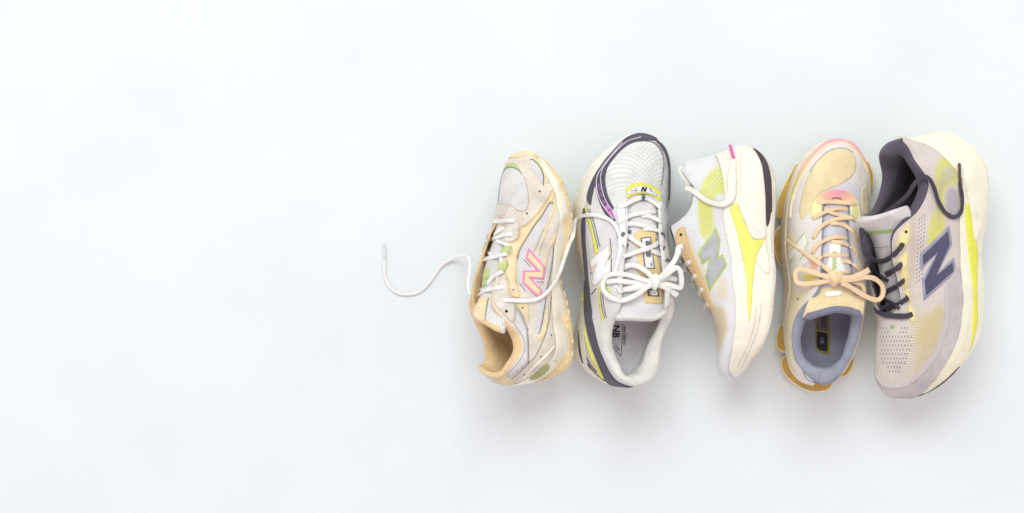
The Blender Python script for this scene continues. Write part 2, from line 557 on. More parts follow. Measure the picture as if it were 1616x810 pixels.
        return ribbon_mesh(name, P, Nn, material, parent, w, t, taper, label, twist)

    def seam(self, name, pts, material, parent, w=0.9, h=0.35, on=('upper',), base=0.0, kind=None, closed=False, dash=None):
        """thin line of piping, groove paint, painted shade or stitching laid over the surface; dash=(on,off) px makes single stitches"""
        p = catmull(np.array(pts, float), 8, closed=closed); p = resample(p, 1.2, closed=False)
        runs = [p]
        if dash:
            p = resample(p, 0.5); runs = []; i = 0
            a, b = int(dash[0]/0.5), int(dash[1]/0.5)
            while i + a < len(p): runs.append(p[i:i + a + 1][::max(1, a)] if a < 3 else p[i:i+a+1]); i += a + b
        V = []; F = []; UVl = []
        for run in runs:
            Q = []
            for x, y in run:
                q = self.cast(x, y, on)
                if self.hit: Q.append(q)
            if len(Q) < 2: continue
            P = np.array([q[0] for q in Q]); Nn = np.array([q[1] for q in Q])
            if len(P) < 2: continue
            t = np.gradient(P, axis=0); t /= np.linalg.norm(t, axis=1, keepdims=True) + 1e-12
            sd = np.cross(t, Nn); sd /= np.linalg.norm(sd, axis=1, keepdims=True) + 1e-12
            for i in range(len(P)):
                o = len(V)
                for (a, hh) in ((-0.5, -0.2), (-0.38, 0.8), (0, 1.0), (0.38, 0.8), (0.5, -0.2)):
                    V.append(P[i] + sd[i]*a*w*0.001 + Nn[i]*(base + h*hh)*0.001); UVl.append(Q[i][2])
                if i:
                    for k in range(4): F.append((o-5+k, o+k, o+k+1, o-5+k+1))
        return make_obj(name, np.array(V), F, material, parent, np.array(UVl), kind=kind)

    def eyelet(self, px, py, material, parent, r=1.3, on=('upper',), base=0.3, name='eyelet'):
        p, n, uv = self.cast(px, py, on)
        a = np.cross(n, [0.3, 1, 0.2]); a /= np.linalg.norm(a); b = np.cross(n, a)
        V = []; F = []; m = 12
        for (rr, hh) in ((1.0, -0.3), (1.0, 0.25), (0.6, 0.3), (0.45, 0.27)):
            for k in range(m):
                an = 2*math.pi*k/m
                V.append(p + (a*math.cos(an) + b*math.sin(an))*rr*r*0.001 + n*(base + hh)*0.001)
        for j in range(3):
            for k in range(m): F.append((j*m+k, j*m+(k+1) % m, (j+1)*m+(k+1) % m, (j+1)*m+k))
        F.append(tuple(3*m + k for k in range(m)))
        return make_obj(name, np.array(V), F, material, parent)

def set_dye(o, cols):
    at_ = o.data.color_attributes.new('Dye', 'FLOAT_COLOR', 'POINT')
    at_.data.foreach_set('color', np.concatenate([np.array(cols)[:, :3], np.ones((len(cols), 1))], 1).astype(np.float32).ravel())

def segdist2(b, x, y):
    p = np.array([x, y]); a = b; c = np.roll(b, -1, 0); d = c - a
    t = np.clip(((p - a)*d).sum(1) / np.maximum((d*d).sum(1), 1e-12), 0, 1)
    return ((a + d*t[:, None] - p)**2).sum(1).min()

def sharp_resample(p, step):
    out = []
    for i in range(len(p)):
        a, b = p[i], p[(i+1) % len(p)]
        n = max(1, int(round(np.linalg.norm(b - a) / step)))
        for k in range(n): out.append(a + (b - a)*k/n)
    return np.array(out)

def inside(b, x, y):
    xs, ys = b[:, 0], b[:, 1]; xj, yj = np.roll(xs, 1), np.roll(ys, 1)
    c = (ys > y) != (yj > y)
    if not c.any(): return False
    xi = (xj[c] - xs[c]) * (y - ys[c]) / (yj[c] - ys[c]) + xs[c]
    return bool((x < xi).sum() % 2)

def ribbon_mesh(name, P, Nn, material, parent, w, t, taper=None, label=None, twist=0.0):
    P = np.asarray(P); n = len(P)
    tg = np.gradient(P, axis=0); tg /= np.linalg.norm(tg, axis=1, keepdims=True) + 1e-12
    sd = np.cross(tg, Nn); sd /= np.linalg.norm(sd, axis=1, keepdims=True) + 1e-12
    for i in range(1, n):
        if sd[i] @ sd[i-1] < 0: sd[i] = -sd[i]
    nm = np.cross(sd, tg)
    m = 12; V = []; F = []; UVl = []; L = 0
    for i in range(n):
        if i: L += np.linalg.norm(P[i] - P[i-1])*1000
        u = i/(n-1); k = 1.0
        if taper: k = float(np.interp(u, taper[0], taper[1]))
        an0 = twist*math.sin(u*math.pi*3 + 1)
        a_, b_ = sd[i]*math.cos(an0) + nm[i]*math.sin(an0), nm[i]*math.cos(an0) - sd[i]*math.sin(an0)
        wob = 1 + 0.05*math.sin(L*0.33) + 0.03*math.sin(L*0.71 + 2)
        for j in range(m):
            an = 2*math.pi*j/m
            cx, cy = math.cos(an), math.sin(an)
            cx = math.copysign(abs(cx)**0.75, cx); cy = math.copysign(abs(cy)**0.6, cy)
            V.append(P[i] + a_*cx*w*0.5e-3*k*wob + b_*cy*t*0.5e-3*(0.5 + 0.5*k)); UVl.append((L, j*w*2.2/m))
        if i:
            o = (i-1)*m
            for j in range(m): F.append((o+j, o+(j+1) % m, o+m+(j+1) % m, o+m+j))
    F.append(tuple(range(m))[::-1]); F.append(tuple((n-1)*m + k for k in range(m)))
    return make_obj(name, np.array(V), F, material, parent, np.array(UVl), label=label)

def Z(ox, oy, span, w=810):
    """list of enlarged-view coordinates -> photograph pixels"""
    k = span / w
    return lambda *pts: [(ox + a*k, oy + b*k) for a, b in pts]

# ------------------------------------------------------------------ ground
def build_ground():
    m = bpy.data.materials.new('white_paper'); m.use_nodes = True
    nt = m.node_tree; N = nt.nodes; L = nt.links; b = N['Principled BSDF']
    tc = N.new('ShaderNodeTexCoord')
    n = N.new('ShaderNodeTexNoise'); n.inputs['Scale'].default_value = 420; n.inputs['Detail'].default_value = 6
    n2 = N.new('ShaderNodeTexNoise'); n2.inputs['Scale'].default_value = 6; n2.inputs['Detail'].default_value = 4
    L.new(tc.outputs['Object'], n.inputs['Vector']); L.new(tc.outputs['Object'], n2.inputs['Vector'])
    r = N.new('ShaderNodeValToRGB'); e = r.color_ramp.elements
    e[0].position = 0.3; e[1].position = 0.7; e[0].color = (0.70, 0.738, 0.742, 1); e[1].color = (0.775, 0.81, 0.81, 1)
    mx = N.new('ShaderNodeMath'); mx.operation = 'ADD'
    s1 = N.new('ShaderNodeMath'); s1.operation = 'MULTIPLY'; s1.inputs[1].default_value = 0.45
    s2 = N.new('ShaderNodeMath'); s2.operation = 'MULTIPLY'; s2.inputs[1].default_value = 0.55
    L.new(n.outputs['Fac'], s1.inputs[0]); L.new(n2.outputs['Fac'], s2.inputs[0])
    L.new(s1.outputs[0], mx.inputs[0]); L.new(s2.outputs[0], mx.inputs[1])
    L.new(mx.outputs[0], r.inputs[0]); L.new(r.outputs[0], b.inputs['Base Color'])
    b.inputs['Roughness'].default_value = 0.9; b.inputs['Specular IOR Level'].default_value = 0.2
    bp = N.new('ShaderNodeBump'); bp.inputs['Strength'].default_value = 0.25; bp.inputs['Distance'].default_value = 0.0006
    L.new(n.outputs['Fac'], bp.inputs['Height']); L.new(bp.outputs[0], b.inputs['Normal'])
    o = make_obj('floor', [(-3, -3, 0), (3, -3, 0), (3, 3, 0), (-3, 3, 0)], [(0, 1, 2, 3)], m)
    o['kind'] = 'structure'
build_ground()

# ------------------------------------------------------------------ last template (mm)
#        s    C(x,y,z)        T(x,y,z)       p1out p1up p2out p2up thick
BASE = [(0.00,  8,  0, 38,    6,  0, 102,    7, 22,  -4, -22, 11),
        (0.035, 12, 19, 37,  11, 15, 100,    6, 22,  -2, -22, 12),
        (0.08, 28, 31, 36,   30, 26,  90,    5, 20,   3, -18, 13),
        (0.15, 65, 35, 35,   66, 31,  78,    4, 16,   4, -14, 13),
        (0.21, 98, 36, 34,   94, 30,  84,    3, 18,   5, -16, 11),
        (0.26, 125, 38, 33, 116, 23, 100,    3, 24,  10, -16, 4),
        (0.32, 160, 43, 31, 143, 18,  92,    3, 24,  12, -11, 2.4),
        (0.38, 196, 48, 29, 170, 16,  79,    3, 20,  15,  -7, 2.4),
        (0.43, 230, 46, 28, 192, 14,  69,    3, 18,  18,  -4, 2.4),
        (0.465, 258, 36, 29, 203, 11, 65,    2, 20,  24,  -2, 2.4),
        (0.485, 273, 20, 31, 207,  7, 64,    2, 22,  32,  -1, 2.4),
        (0.50, 278,  0, 32, 208,  0, 64,     2, 22,  36,  -1, 2.4)]

def last(rows=BASE, L=1.0, W=1.0, dz=0.0, ch=0.0, toe=0.0, mirror=False, arch=0.0):
    out = []
    for r in rows:
        s, cx, cy, cz, tx, ty, tz, a, b, c, d, th = r
        g = math.exp(-((cx - 125) / 45)**2) * arch
        k = -1 if mirror else 1
        hz = ch * max(0, min(1, (150 - tx) / 60))
        out.append((s, cx*L, k*(cy*W - g), cz + dz, tx*L, k*ty, tz + dz + hz, a, b, c, d, th))
    return out
TONGUE = [(214, 0, 58, 15, 4, 4), (190, 0, 66, 20, 5, 5), (165, 0, 78, 22, 6, 5), (140, 0, 91, 24, 7, 6),
          (118, 0, 103, 26, 8, 8), (100, 0, 115, 27, 9, 9), (88, 0, 124, 26, 9, 8)]
# ------------------------------------------------------------------ outlines of the five shoes
OUT1 = [[(748,508),(740,484),(743,465),(746,448),(752,425),(759,403),(767,378),(777,353),(785,326),(788,301),(794,269),(803,250),(829,239),(853,246),(871,264),(890,289),(899,319),(904,348),(903,365),(894,400),(885,440),(890,460),(897,485),(904,520),(905,560),(898,578),(873,595),(843,604),(806,609),(778,603),(755,583),(753,576)]]
OUT2 = [[(962,232),(984,216),(1006,209),(1028,212),(1043,222),(1055,242),(1059,264),(1059,294),(1058,314),(1055,338),(1054,362),(1057,400),(1060,440),(1063,467),(1064,484),(1060,504),(1050,524),(1043,548),(1040,573),(1036,590),(1023,603),(1001,611),(971,610),(952,604),(930,590),(915,573),(906,553),(905,529),(911,499),(917,469),(921,440),(916,416),(908,391),(905,369),(905,353),(904,326),(910,304),(922,277),(939,252),(961,233)]]
OUT3 = [[(1056,358),(1078,343),(1091,320),(1093,308),(1088,288),(1076,274),(1073,262),(1083,253),(1110,249),(1140,240),(1160,231),(1176,229),(1191,234),(1209,250),(1220,269),(1225,297),(1224,333),(1222,361),(1222,400),(1225,433),(1222,469),(1217,511),(1202,551),(1184,577),(1163,595),(1150,597),(1136,593),(1131,579),(1132,555),(1131,527),(1125,508),(1116,485),(1104,464),(1092,440),(1076,415),(1064,391),(1060,374)]]
OUT4 = [[(1237,450),(1234,425),(1230,395),(1232,358),(1237,321),(1247,288),(1257,262),(1277,237),(1301,222),(1321,219),(1341,221),(1353,231),(1366,252),(1373,274),(1374,300),(1373,330)],
        [(1369,440),(1368,460),(1366,484),(1358,529),(1345,566),(1330,590),(1310,606),(1284,609),(1262,602),(1247,585),(1240,560),(1236,530),(1234,500),(1236,470),(1237,450)]]
OUT5 = [[(1362,344),(1377,329),(1388,302),(1392,277),(1388,257),(1387,245),(1394,231),(1411,218),(1428,216),(1441,217),(1465,211),(1488,207),(1512,215),(1536,231),(1550,248),(1559,268),(1562,291),(1561,319),(1557,353),(1551,382),(1549,410),(1552,440),(1553,470),(1551,500),(1543,538),(1516,580),(1488,606),(1445,627),(1422,629),(1398,624),(1384,604),(1379,580),(1381,538),(1383,506),(1376,470),(1370,430),(1361,390),(1358,370)]]

def spring(toe=14, heel=4, L=278):
    def f(x):
        a = max(0, (x - 0.68*L) / (0.32*L)); b = max(0, (0.16*L - x) / (0.16*L))
        return 4 + toe*a**1.8 + heel*b**1.6
    return f
def prof_plain(flare=4.0, bulge=4.0, rim=3.0, ro=2.2):
    def f(s, x, y, cz, zb):
        zt = cz + rim
        return [(-5, zt - 2), (0.6, zt), (ro, zt - 1), (bulge, zt - (zt - zb)*0.35), ((bulge+flare)/2 + 0.6, zt - (zt - zb)*0.7), (flare, zb + 3), (flare - 1.2, zb)]
    return f


M1 = [('C',0.56,878,304),('C',0.65,886,352),('C',0.74,874,425),('C',0.84,875,505),('C',0.92,872,568),
      ('T',0,762,590),('T',0.965,782,598),('T',0.92,806,577),('T',0.85,824,545),('T',0.79,810,517),('T',0.74,778,480),('T',0.68,783,440),('T',0.62,795,392),('T',0.57,803,358),('T',0.5,788,342),('T',0.43,772,368),('T',0.38,763,394),('T',0.32,754,424),('T',0.26,744,462),
      ('B',0.56,884,297),('B',0.65,891,350),('B',0.84,887,505),('B',0.92,890,565)]
M2 = [('T',0.5,1014,312),('T',0.43,990,325),('T',0.38,989,350),('T',0.32,985,395),('T',0.26,974,480),('T',0.57,1039,325),('T',0.62,1041,352),('T',0.68,1046,400),('T',0.74,1056,478),
      ('I',0.21,967,514),('I',0.15,965,540),('I',0.08,978,577),('I',0.0,994,594),('C',0.15,922,511),('C',0.27,924,440),('C',0.35,919,375),('C',0.42,928,309),('C',0.46,957,249)]
M3 = [('C',0.04,1146,285),('C',0.15,1148,340),('C',0.27,1160,410),('C',0.38,1165,475),('C',0.46,1158,555),('C',0.487,1153,588),
      ('T',0,1078,264),('T',0.08,1090,290),('T',0.15,1093,312),('T',0.21,1078,343),('T',0.26,1060,362),('T',0.32,1077,405),('T',0.38,1097,445),('T',0.43,1115,482)]
M4 = [('T',0.5,1318,316),('T',0.43,1298,325),('T',0.38,1297,352),('T',0.32,1296,388),('T',0.26,1290,455),('T',0.57,1341,325),('T',0.62,1341,352),('T',0.68,1343,388),('T',0.74,1353,455),
      ('T',0.21,1262,488),('T',0.15,1249,526),('T',0.08,1255,570),('T',0,1287,602),('I',0.15,1263,535),('I',0.08,1272,568),('I',0,1297,582),('I',0.92,1326,566),('I',0.85,1338,530)]
M5 = [('T',0,1425,217),('T',0.08,1443,252),('T',0.15,1465,297),('T',0.21,1447,335),('T',0.26,1412,368),('T',0.32,1408,405),('T',0.38,1416,440),('T',0.43,1421,475),('T',0.5,1400,497),('T',0.57,1384,482),('T',0.62,1376,452),('T',0.68,1367,415),('T',0.74,1360,375),
      ('C',0.08,1512,270),('C',0.15,1517,310),('C',0.27,1518,400),('C',0.36,1520,450),('C',0.42,1505,520),('C',0.46,1470,575)]
T1 = [(216,0,58,19,4,4),(190,0,66,20,5,5),(165,0,78,21,5,5),(140,-1,90,22,5,6),(118,-4,97,22,6,8),(98,-8,100,20,8,9),(86,-11,102,18,9,8)]
T2 = [(220,0,60,17,4,4),(195,0,67,20,5,5),(165,0,79,21,5,5),(148,0,87,22,6,6),(135,0,93,23,7,8),(125,0,97,24,9,9),(118,0,100,24,10,9,3)]
T4 = [(220,0,60,17,4,4),(195,0,68,20,5,5),(165,0,80,21,6,5),(146,0,89,23,7,6),(129,0,97,25,8,8,2),(114,0,103,27,9,9,6),(106,0,106,27,10,9,11)]
T5 = [(220,0,60,18,4,4),(195,0,68,21,5,5),(165,0,80,23,6,5),(140,0,93,25,7,6),(120,0,104,27,8,8),(106,0,112,28,9,9),(98,0,117,27,10,9)]
def pad(rows):      # thickly padded heel collar
    return [r[:-1] + (r[-1] + (9 if r[0] < 0.06 else 4 if r[0] < 0.1 else 0),) for r in rows]
shoe1 = Shoe(last(L=1.0, W=1.0, arch=4), last(L=1.0, W=1.0, mirror=True),
             dict(prof=prof_plain(3, 3.5), zb=spring(12, 3), ot=10, oo=1.0), T1, 1, -5, 57, 0, OUT1, M1)
shoe2 = Shoe(last(L=1.03, W=1.05), last(L=1.03, W=1.03, mirror=True, arch=4),
             dict(prof=prof_plain(5, 5), zb=spring(13, 3), ot=4, ins=12), T2, 1, -3, -17, 0, OUT2, M2)
shoe3 = Shoe(last(L=1.0, dz=14, W=1.0), last(L=1.0, dz=14, W=1.0, mirror=True, arch=4),
             dict(prof=prof_plain(6, 6), zb=spring(18, 8), ot=3), TONGUE[:-1], -1, 6, 80, 0, OUT3, M3)
shoe4 = Shoe(last(L=1.03, W=1.02), last(L=1.03, W=1.02, mirror=True, arch=3),
             dict(prof=prof_plain(3, 3), zb=spring(14, 3), ot=3, ins=8), T4, 1, -4, -9, 0, OUT4, M4)
shoe5 = Shoe(pad(last(L=1.03, dz=12, W=1.05, ch=4)), pad(last(L=1.03, dz=12, W=1.05, mirror=True, arch=4)),
             dict(prof=prof_plain(5, 6), zb=spring(18, 8), ot=2, oo=0.0), T5, -1, 5, 42, 0, OUT5, M5)

def inset(poly, d):
    """outline moved inward by d (positive) with mitred corners"""
    p = np.asarray(poly, float); n = len(p)
    area = 0.5*np.sum(p[:, 0]*np.roll(p[:, 1], -1) - np.roll(p[:, 0], -1)*p[:, 1])
    sg = 1 if area > 0 else -1; out = []
    for i in range(n):
        a, b, c = p[i-1], p[i], p[(i+1) % n]
        e1 = (b - a)/np.linalg.norm(b - a); e2 = (c - b)/np.linalg.norm(c - b)
        n1 = np.array([-e1[1], e1[0]])*sg; n2 = np.array([-e2[1], e2[0]])*sg
        k = 1 + n1 @ n2
        out.append(b + (n1 + n2)*d/max(k, 0.35))
    return out

def body(sh, root, upper, lining, insole, midsole, outsole, tongue):
    parts = {}
    for p, m in (('upper', upper), ('lining', lining), ('insole', insole), ('midsole', midsole), ('outsole', outsole), ('tongue', tongue)):
        parts[p] = sh.build(p, p, m, root)
    sh.build('outsole_floor', 'tread_floor', outsole, parts['outsole'])
    return parts

def lug_row(sh, root, material, s0, s1, n, w=8.0, depth=9.0, drop=2.2, name='tread_lug'):
    """rubber lugs standing out of the outsole edge"""
    V, F, _ = sh.meshes['outsole']; nr = sh.nr; R = V.reshape(NS, nr, 3)
    for k in range(n):
        s = (s0 + (s1 - s0)*k/max(1, n-1)) % 1.0; i = int(s*NS) % NS
        if 0.62 < s < 0.705: continue
        j = (i + 1) % NS
        t = R[j, 4] - R[i, 4]; t /= np.linalg.norm(t)
        dn = R[i, -1] - R[i, 3]
        o = R[i, 6] - R[(i + NS//2) % NS, 6]; o -= t*(o @ t); o /= np.linalg.norm(o)
        u = np.cross(t, o); u /= np.linalg.norm(u)
        if u @ dn < 0: u = -u
        p = R[i, 8]; ww = w*(0.85 + 0.3*random.random())*0.0005
        vs_ = []
        for (a, b, c, q) in ((-1, 0.9, -3, 1), (1, 0.9, -3, 1), (1, -depth, -3, 1), (-1, -depth, -3, 1), (-1, 0.5, drop, 0.78), (1, 0.5, drop, 0.78), (1, -depth, drop, 0.78), (-1, -depth, drop, 0.78)):
            vs_.append(p + t*a*ww*q + o*b*0.001 + u*c*0.001)
        make_obj(name, vs_, [(0,1,5,4),(1,2,6,5),(2,3,7,6),(3,0,4,7),(4,5,6,7),(3,2,1,0)], material, root, smooth=False)

def tongue_rim(sh, name, material, root, w, t, q0=0, q1=24, row=-5, lift=0.0):
    V = sh.meshes['tongue'][0]; nn = 50; R = V.reshape(-1, nn, 3)
    P = R[row, q0:q1+1]*0.5 + R[row, ::-1][q0:q1+1]*0.5
    N_ = R[row, q0:q1+1] - R[row, ::-1][q0:q1+1]; N_ /= np.linalg.norm(N_, axis=1, keepdims=True) + 1e-9
    return ribbon_mesh(name, P[::2], N_[::2], material, root, w, t)

def text_print(sh, name, text, x, y, ang, size, material, root, on, h=0.35, sx=1.0, align='LEFT', bold=0.0):
    """flat printed lettering laid on a surface; size = letter height in photograph pixels"""
    cu = bpy.data.curves.new('lettering', 'FONT'); cu.body = text; cu.size = 1.0; cu.resolution_u = 2; cu.align_x = align; cu.offset = bold
    ob = bpy.data.objects.new('lettering', cu); col.objects.link(ob)
    bpy.context.view_layer.update()
    me = ob.evaluated_get(bpy.context.evaluated_depsgraph_get()).to_mesh()
    vs_ = [(v.co.x, v.co.y) for v in me.vertices]; fs = [tuple(p.vertices) for p in me.polygons]
    bpy.data.objects.remove(ob)
    a = math.radians(ang); u = np.array([math.cos(a), math.sin(a)]); v = np.array([math.sin(a), -math.cos(a)])
    k = size / 0.7; V = []
    for (tx, ty) in vs_:
        q = np.array([x, y]) + u*tx*k*sx + v*ty*k
        p, n, _ = sh.cast(q[0], q[1], on); V.append(p + n*h*0.001)
    return make_obj(name, np.array(V), fs, material, root, smooth=False)
def at(zf, *pts): return [tuple(zf((a, b))[0]) + tuple(r) for a, b, *r in pts]
UT = ('upper', 'tongue')

def pod(name, poly, z0, z1, m_rim, m_top, root):
    """moulded sole pod: a rounded block with a paler rim and coloured face"""
    b = resample(catmull(np.array(poly, float), 6, closed=True), 1.5, closed=True)
    def prism(nm, lo, hi, bb, mt, par, soft):
        c = bb.mean(0); n = len(bb); V = []; F = []
        for (z, k) in ((lo, 0.0), (hi - soft, 0.0), (hi - soft*0.3, soft*500), (hi, soft*1100)):
            q = np.array(inset(bb, k)) if k else bb
            V += [tuple(unproj(x, y, z)) for x, y in q]
        for j in range(3):
            for k in range(n): F.append((j*n + k, j*n + (k+1) % n, (j+1)*n + (k+1) % n, (j+1)*n + k))
        F.append(tuple(3*n + k for k in range(n))); F.append(tuple(range(n))[::-1])
        return make_obj(nm, V, F, mt, par)
    o = prism(name, z0, z1, b, m_rim, root, 0.0012)
    prism('pod_face', z1 - 0.002, z1 + 0.0008, np.array(inset(b, 1.7)), m_top, o, 0.0006)
    return o

def dashes(sh, name, spots, material, root, length, w, ang, on=('upper',), h=0.25):
    """many tiny flat slits in one piece, coloured in as knit openings"""
    V = []; F = []
    for (x, y) in spots:
        a = math.radians(ang + random.uniform(-6, 6)); d = np.array([math.cos(a), math.sin(a)])*length/2
        P = [sh.cast(x + d[0]*t, y + d[1]*t, on) for t in (-1, 0, 1)]
        t = P[2][0] - P[0][0]; t /= np.linalg.norm(t) + 1e-9
        s = np.cross(t, P[1][1]); s /= np.linalg.norm(s) + 1e-9
        o = len(V); k = w*0.5e-3
        V += [P[0][0] + P[0][1]*h*1e-3, P[1][0] + s*k + P[1][1]*h*1e-3, P[2][0] + P[2][1]*h*1e-3, P[1][0] - s*k + P[1][1]*h*1e-3]
        F.append((o, o+1, o+2, o+3))
    return make_obj(name, np.array(V), F, material, root, kind='stuff')
def lerpc(a, b, t): return tuple(x + (y - x)*t for x, y in zip(lin(a)[:3], lin(b)[:3]))
# ================================================================== shoe 1: beige runner with pink-edged letter
ZA = Z(780, 235, 130); ZB = Z(735, 320, 130); ZC = Z(790, 360, 130); ZD = Z(735, 430, 100); ZE = Z(800, 480, 120); ZF = Z(740, 490, 100, 623)
t1 = thing('sneaker', 'beige and peach sneaker with a pink-edged letter and white lace trailing off', 'shoe', 'row of five sneakers')
m_suede = mat('beige_suede', 'ece2d0', 'suede', 0.95); m_suede2 = mat('pale_suede', 'ebe3d4', 'suede', 0.95)
m_peach = mat('peach_leather', 'f8e2b6', 'fabric', 0.7); m_peachlin = mat('peach_lining', 'f5d5a2', 'fabric', 0.95, bump=1.5)
m_wmesh = mat('white_mesh', 'f0eeea', 'net', 0.85, 'cfcdc6', 0.75); m_wrib = mat('white_rib_mesh', 'f0efec', 'rib', 0.85, 'd2d0cb', 0.8)
m_cream = mat('cream_foam', 'f5efda', 'foam', 0.6, mottle=0.04); m_honey = mat('honey_rubber', 'f5dfac', 'rubber', 0.6)
m_green = mat('soft_green', 'cad98f', 'fabric', 0.8); m_olive = mat('olive_insert', 'b4b67e', 'fabric', 0.7)
m_pink = mat('pink_print', 'f58bba', 'fabric', 0.6, mottle=0.03); m_dark = mat('dark_thread_and_shade', '7d7772', 'fabric', 0.9); m_tan = mat('tan_thread', 'dcbf86', 'fabric', 0.9)  # m_dark serves real thread and painted shade lines alike
m_lace = mat('white_lace', 'f6f5f1', 'lace', 0.85, mottle=0.03); m_hole = mat('punched_hole', '3a302c', 'fabric', 0.9)
m_yel = mat('pale_yellow_trim', 'f3e4b4', 'fabric', 0.75)
p1 = body(shoe1, t1, m_suede, m_peachlin, m_peachlin, m_cream, m_honey, m_wrib)
u1 = p1['upper']
lug_row(shoe1, p1['outsole'], m_honey, 0.545, 0.965, 21, w=7.0, drop=1.2)
S = shoe1
S.panel('toe_mesh', ZA((45,560),(42,500),(55,380),(80,262),(112,203),(160,184),(230,207),(272,245),(302,305),(325,390),(333,480),(328,570),(290,608),(240,610),(205,590),(160,558),(110,545)), m_wmesh, u1, h=0.5)
S.seam('seam', ZA((38,540),(42,500),(55,380),(80,262),(108,203),(160,181),(228,203),(270,242)), m_dark, u1, w=0.9, h=0.7)  # dark seam line, painted as edge shade so the toe mesh looks recessed
S.seam('seam', ZA((270,242),(302,305),(327,390),(336,480),(332,575),(292,615),(240,617),(205,597)), m_tan, u1, w=0.5, h=0.5, dash=(1.2, 0.8))
S.panel('toe_tab', ZA((98,208),(120,162),(160,140),(205,150),(245,185),(256,212),(222,202),(165,183),(122,190)), m_green, u1, h=0.9)
S.panel('side_mesh', ZA((350,115),(375,108),(430,160),(465,220),(482,280),(480,355),(465,330),(440,300),(400,250),(365,180)), m_wmesh, u1, h=0.3)
S.panel('toe_trim', ZA((400,102),(460,105),(520,190),(545,270),(530,330),(492,340),(492,280),(472,210),(435,155)), m_yel, u1, h=0.7)
S.seam('seam', ZA((352,112),(378,106),(430,153),(468,213),(485,285),(482,362)), m_dark, u1, w=0.8, h=0.8)  # dark line on one side, shade painted in to set the mesh back
for q in ZA((448,418),(322,636)): S.eyelet(*q, m_hole, u1, r=1.0, name='vent_hole')
# side overlay and quarter
S.panel('side_overlay', ZA((578,398),(594,450),(578,522),(540,545),(470,660),(400,750)) + ZB((590,370),(535,460),(505,560),(500,680),(500,800)) + ZC((162,480),(172,580),(190,650))
        + ZD((690,325),(640,328),(572,300),(556,220),(545,130),(510,70),(470,40)) + ZB((400,735),(378,680),(410,610),(385,540),(440,500),(445,440),(400,398),(490,376),(522,330),(538,250)) + ZA((330,735),(420,640),(500,530)), m_peach, u1, h=0.9, stitch=m_tan)
S.panel('side_mesh', ZA((545,542),(572,552),(570,612),(530,712)) + ZC((420,20),(370,130),(332,220),(345,330),(420,420),(410,520),(380,600),(330,650),(240,620),(185,560),(165,480),(164,330),(190,190),(250,80),(320,0)), m_wrib, u1, h=0.35)
S.seam('seam', ZA((578,540),(555,533),(535,548),(470,660),(400,750)) + ZB((592,366),(537,458),(507,556)), m_dark, u1, w=0.6, h=1.3)  # dark line painted as recess shade along the mesh window's edge
S.seam('seam', ZA((574,400),(500,530),(420,640),(330,735),(262,770)), m_tan, u1, w=0.9, h=1.2)
S.panel('side_stripe', ZA((590,430),(608,500),(590,600),(548,715),(505,815),(485,812),(522,712),(566,600),(578,540)), m_yel, u1, h=0.6)
S.seam('seam', ZC((430,0),(390,100),(350,190),(330,230)), m_tan, u1, w=0.8, h=0.5, dash=(1.4, 0.8))
S.seam('seam', ZC((470,20),(425,120),(395,210),(380,280)), m_tan, u1, w=0.7, h=0.5, dash=(1.4, 0.8))
S.panel('side_stripe', ZC((540,65),(548,90),(530,160),(505,175),(485,230),(455,330),(430,420),(425,380),(460,260),(500,130)), m_peach, u1, h=0.6)
S.panel('side_mesh', ZC((512,178),(518,222),(497,400),(462,580)) + ZE((402,10),(375,180),(345,315),(325,322),(318,200),(335,0)) + ZC((420,610),(458,390),(490,235)), m_wrib, u1, h=0.4)
S.seam('seam', ZC((512,170),(518,222),(497,400),(455,610)) + ZE((405,0),(380,170),(345,312)), m_dark, u1, w=0.7, h=0.8)  # painted shade line that makes the narrow mesh strip look sunk
S.panel('side_stripe', ZE((325,322),(345,330),(385,250),(430,30),(445,30),(430,250),(385,360),(350,400),(325,370)), m_yel, u1, h=0.5)
S.seam('seam', ZC((560,420),(520,600),(490,720)) + ZE((465,0),(455,120),(430,260),(380,400),(300,560),(228,632),(130,730),(50,795)), m_dark, u1, w=0.7, h=0.6)
S.panel('quarter_patch', ZD((450,60),(500,70),(545,135),(556,225),(575,310),(630,420),(635,520),(600,640),(540,600),(460,510),(380,430),(330,330),(350,270),(420,190),(400,120)), m_suede2, u1, h=1.2, stitch=m_tan)
S.panel('lower_peach', ZD((640,398),(790,395),(800,640),(740,560),(690,470)), m_peach, u1, h=0.6)
S.panel('collar_mesh', ZE((88,30),(150,115),(215,272),(228,420),(226,618),(100,735),(30,785),(0,765),(5,722),(90,640),(150,550),(178,440),(152,340),(100,265),(70,205),(84,120)), m_wmesh, u1, h=0.45, stitch=m_dark)
S.seam('seam', ZD((610,400),(690,500),(750,620),(800,745)) + ZE((215,268),(230,420),(230,640)), m_dark, u1, w=0.7, h=0.7)
S.seam('seam', ZE((80,60),(85,110),(60,200)), m_dark, u1, w=0.5, h=0.5)
S.panel('heel_patch', ZF((245,690),(300,640),(368,612),(385,660),(470,690),(400,735),(320,730)), m_peach, u1, h=0.6)
S.panel('heel_insert', ZE((240,795),(330,710),(415,642),(452,648),(440,700),(370,760),(300,800)), m_olive, u1, h=1.6, on=('upper', 'midsole'))
S.seam('heel_ridge', ZE((500,450),(420,545),(300,655),(165,800)), m_cream, u1, w=2.2, h=1.5, on=('upper', 'midsole'))
S.seam('heel_ridge', ZE((520,600),(500,660),(440,730),(360,785)), m_cream, u1, w=2.0, h=1.3, on=('upper', 'midsole'))
for q in ZE((165,40),(472,330),(362,560),(183,750)): S.eyelet(*q, m_hole, u1, r=0.8, name='vent_hole')
for q in ZD((518,497),): S.eyelet(*q, m_hole, u1, r=1.7, base=1.0)
for q in ZD((608,225),(725,452)): S.eyelet(*q, m_hole, u1, r=0.9, base=0.7, name='vent_hole')
